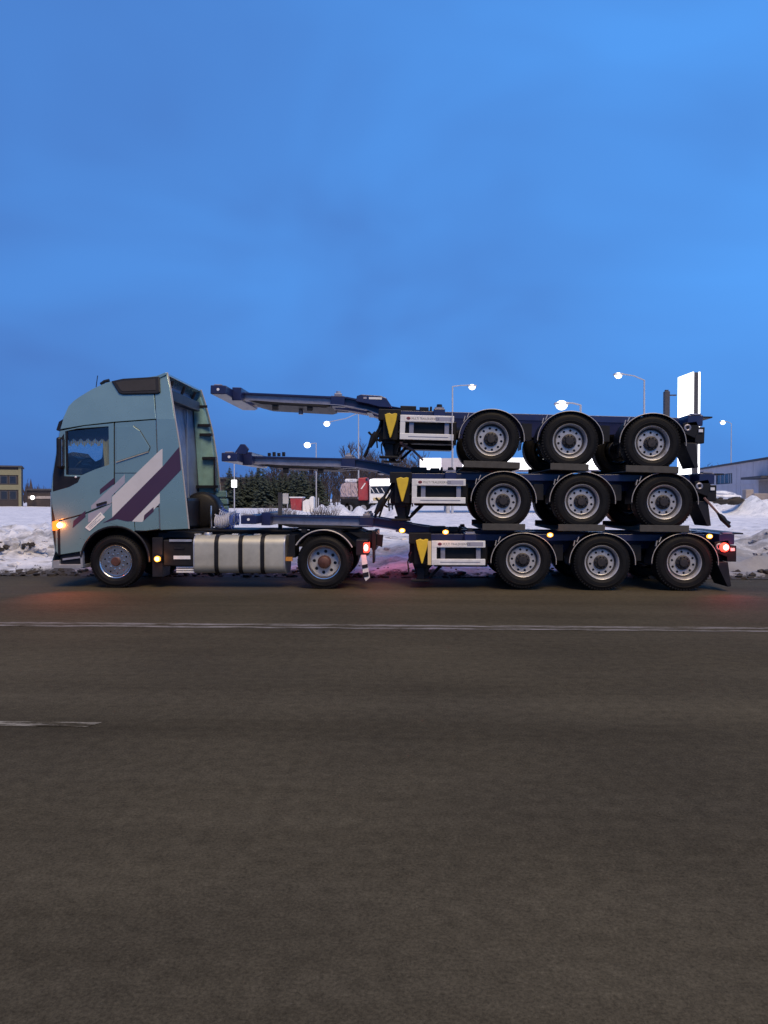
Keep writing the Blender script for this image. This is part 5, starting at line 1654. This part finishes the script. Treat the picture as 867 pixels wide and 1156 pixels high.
MB().tube([(ww * 0.82, 0.6, hh), (ww * 0.82, 0.6, hh + 0.08)], 0.16, 10).build('lid', M['guard'], o)
tag(o, 'small white tank right of the red waste container', 'tank')
for i, (px, lab) in enumerate(((324.5, 'thin pale post at the left end of the red waste container'), (359.5, 'short pale post right of the white tank'))):
    q = P(px, 557 if i == 0 else 562, Y - 2)
    o = MB().tube([(0, 0, 0), (0, 0, q.z)], 0.05, 6).build('marker_post', M['pole'])
    o.location = (q.x, Y - 2, 0)
    tag(o, lab, 'post')

# ------------------------------------------------------------------ trees and shrubs
def branch(m, p, d, ln_, r, lev, rnd, maxlev, up=0.25):
    pts = [p]
    q = p.copy()
    dd = d.copy()
    n = 3
    for k in range(n):
        dd = (dd + Vector((rnd.uniform(-1, 1), rnd.uniform(-1, 1), rnd.uniform(-0.3, 1) * up)) * 0.22).normalized()
        q = q + dd * ln_ / n
        pts.append(q.copy())
    m.tube(pts, [r * (1 - 0.65 * k / n) for k in range(n + 1)], 3, False, False)
    if lev >= maxlev:
        return
    nb = 5 if lev == 0 else 4
    for k in range(nb):
        t = rnd.uniform(0.25, 1.0)
        i = min(n - 1, int(t * n))
        s = pts[i].lerp(pts[i + 1], t * n - i)
        side = Vector((rnd.uniform(-1, 1), rnd.uniform(-1, 1), rnd.uniform(0.1, 1.1))).normalized()
        nd = (dd * 0.65 + side * 0.75).normalized()
        branch(m, s, nd, ln_ * rnd.uniform(0.42, 0.62), r * 0.55, lev + 1, rnd, maxlev, up)

def bare_tree_meshes(seed, h):
    rnd = random.Random(seed)
    tr, cr_ = MB(), MB()
    pts = [Vector((0, 0, 0))]
    for k in range(1, 7):
        pts.append(Vector((rnd.uniform(-.12, .12) * k * 0.4, rnd.uniform(-.12, .12) * k * 0.4, h * 0.85 * k / 6)))
    tr.tube(pts, [0.16 * (1 - 0.8 * k / 6) for k in range(7)], 6)
    for k in range(18):
        t = rnd.uniform(0.22, 1.0)
        i = min(5, int(t * 6))
        s = pts[i].lerp(pts[i + 1], t * 6 - i)
        a = rnd.uniform(0, 6.28)
        el = rnd.uniform(0.5, 1.2)
        dvec = Vector((math.cos(a) * math.cos(el), math.sin(a) * math.cos(el), math.sin(el)))
        branch(cr_, s, dvec, h * rnd.uniform(0.18, 0.36) * (1.15 - 0.5 * t), 0.075, 1, rnd, 3)
    return tr.mesh('trunk', M['bark']), cr_.mesh('crown', M['twig'])

def spruce_meshes(seed, h):
    rnd = random.Random(seed)
    tr, cr_ = MB(), MB()
    tr.tube([(0, 0, 0), (0, 0, h * 0.5), (0, 0, h)], [0.16, 0.09, 0.015], 6)
    z = 0.08 * h
    while z < h * 0.985:
        u = z / h
        rad = (1 - u) ** 0.85 * h * 0.20 * rnd.uniform(0.7, 1.15) + 0.08
        nb = max(5, int(11 * (1 - u) + 4))
        for k in range(nb):
            a = rnd.uniform(0, 6.283)
            L2 = rad * rnd.uniform(0.6, 1.15)
            dvec = Vector((math.cos(a), math.sin(a), rnd.uniform(-0.45, 0.05)))
            sd_ = Vector((-math.sin(a), math.cos(a), 0))
            for q in range(4):
                t0_, t1_ = q / 4, (q + 1) / 4 + 0.08
                A = Vector((0, 0, z)) + dvec * L2 * t0_
                B = Vector((0, 0, z)) + dvec * L2 * t1_ + Vector((0, 0, -0.12 * L2 * t1_ + rnd.uniform(-.05, .05)))
                wv = sd_ * (0.20 * L2 * (1 - 0.5 * t0_) + 0.05) * rnd.choice((-1, 1))
                dn = Vector((0, 0, -0.10 - 0.12 * rnd.random()))
                cr_.add([A, B, A.lerp(B, 0.6) + wv + dn, A.lerp(B, 0.2) + wv * 0.7 + dn], [(0, 1, 2, 3)])
                cr_.add([A, B, A.lerp(B, 0.6) - wv + dn, A.lerp(B, 0.2) - wv * 0.7 + dn], [(0, 1, 2, 3)])
        z += h * rnd.uniform(0.018, 0.035)
    return tr.mesh('trunk', M['bark']), cr_.mesh('crown', M['needle'])
BT = [bare_tree_meshes(s, 10.0) for s in (11, 12, 13, 14, 15, 16)]
SP = [spruce_meshes(s, 10.0) for s in (21, 22, 23)]
def tree(kind, k, px, py, Z, label, group, wide=1.0):
    Y = Z + CAM.y
    q = P(px, py, Y)
    z0 = hgt(q.x, Y) - 0.1
    s = (q.z - z0) / 10.0
    src = (SP if kind == 'spruce' else BT)[k % (3 if kind == 'spruce' else 6)]
    o = empty('spruce_tree' if kind == 'spruce' else 'bare_tree', (q.x, Y, z0), None, (0, 0, (k * 2.399) % 6.28))
    o.scale = (s * wide, s * wide, s)
    inst(src[0], 'trunk', o)
    inst(src[1], 'crown', o)
    tag(o, label, 'tree', group)
fw = MB()
rf = random.Random(77)
for i in range(1500):
    x, y = rf.uniform(-330, 330), rf.uniform(185, 330)
    h_ = rf.uniform(4.5, 7.5) * (1 + 0.25 * noise.noise(Vector((x * 0.03, 0, 0))))
    if rf.random() < 0.45:
        for k in range(3):
            zb_ = h_ * k * 0.27
            fw.tube([(x, y, zb_), (x, y, min(h_, zb_ + h_ * 0.5))], [h_ * 0.17 * (1 - 0.25 * k), 0.02], 5, False, False)
    else:
        for k in range(7):
            a = rf.uniform(0, 6.28)
            sp_ = rf.uniform(0.05, 0.3) * h_
            fw.tube([(x, y, h_ * rf.uniform(0, 0.4)), (x + sp_ * math.cos(a), y + sp_ * math.sin(a), h_ * rf.uniform(0.7, 1))], [0.16, 0.03], 3, False, False)
tag(fw.build('far_wood', M['twig']), 'low dark wood along the horizon beyond the yard', 'wood', kind='stuff')
GS, GBt = 'dark spruces in the wood behind the tractor', 'bare winter trees in the wood behind the tractor'
rnd = random.Random(42)
spr = [(292, 523, 110), (318, 521, 112), (308, 532, 118), (283, 535, 112), (275, 541, 120), (330, 529, 116), (344, 526, 118), (300, 538, 108), (337, 536, 110), (352, 531, 122), (363, 534, 124), (326, 541, 106), (285, 543, 106), (312, 541, 105), (345, 541, 107)]
spr += [(259 + 6.3 * k, 526 + (k * 37) % 13, 99 + (k * 13) % 6) for k in range(17)]
labs = ['tall pointed dark spruce, the left one of the two highest in the wood', 'tall dark spruce in the middle of the wood, its tip just below the gooseneck']
for i, (px, py, Z) in enumerate(spr):
    lb_ = labs[i] if i < 2 else 'dark spruce standing close among the others in the wood behind the tractor'
    tree('spruce', i, px, py, Z, lb_, GS, 1.55)
for i in range(84):
    px = 258 + i * 2.6 + rnd.uniform(-3, 3)
    top = 541 - 14 * sstep(262, 330, px) - 12 * sstep(380, 425, px) + rnd.uniform(-8, 9)
    tree('bare', i, px, top, rnd.uniform(105, 150), ('bare grey brown tree in the thin wood behind the tractor' if px < 357 else 'bare grey brown tree in the thin wood behind the red lorry'), GBt, rnd.uniform(0.8, 1.15))
for i, (px, top, Z) in enumerate(((391, 504, 98), (397, 498, 99), (407, 502, 100), (415, 508, 97))):
    tree('bare', i + 2, px, top, Z, 'tall bare tree rising above the middle gooseneck over the red lorry', 'tall bare trees over the red lorry')
for i in range(9):
    tree('bare', i, 793 + i * 5 + rnd.uniform(-2, 2), 527 + rnd.uniform(-3, 3), 150, 'bare tree showing faintly above the warehouse roof', 'bare trees beyond the warehouse')

def shrub_mesh(seed):
    rnd = random.Random(seed)
    m = MB()
    for k in range(26):
        a = rnd.uniform(0, 6.28)
        sp_ = rnd.uniform(0.05, 0.75)
        dvec = Vector((math.cos(a) * sp_, math.sin(a) * sp_, 1)).normalized()
        branch(m, Vector((math.cos(a) * 0.1, math.sin(a) * 0.1, 0)), dvec, rnd.uniform(0.6, 1.0), 0.018, 2, rnd, 3)
    return m.mesh('stems', M['shrub'])
SH = [shrub_mesh(s) for s in (1, 2, 3)]
shr = [(262, 578, 40), (276, 579, 42), (289, 577, 38), (300, 574, 36), (311, 573, 35), (322, 573, 36), (331, 575, 38), (358, 573, 37), (366, 572, 36), (374, 574, 38)]
for i, (px, py, Z) in enumerate(shr):
    Y = Z + CAM.y
    q = P(px, py, Y)
    z0 = hgt(q.x, Y) - 0.05
    s = max(0.5, q.z - z0)
    o = inst(SH[i % 3], 'bare_shrub', None, (q.x, Y, z0), (0, 0, i * 1.3), (s * 0.9, s * 0.9, s))
    first = px < 340
    tag(o, 'leafless shrub in the snow in the row left of the white tank' if first else 'leafless shrub in the snow right of the white tank', 'shrub', 'leafless shrubs left of the white tank' if first else 'leafless shrubs right of the white tank')
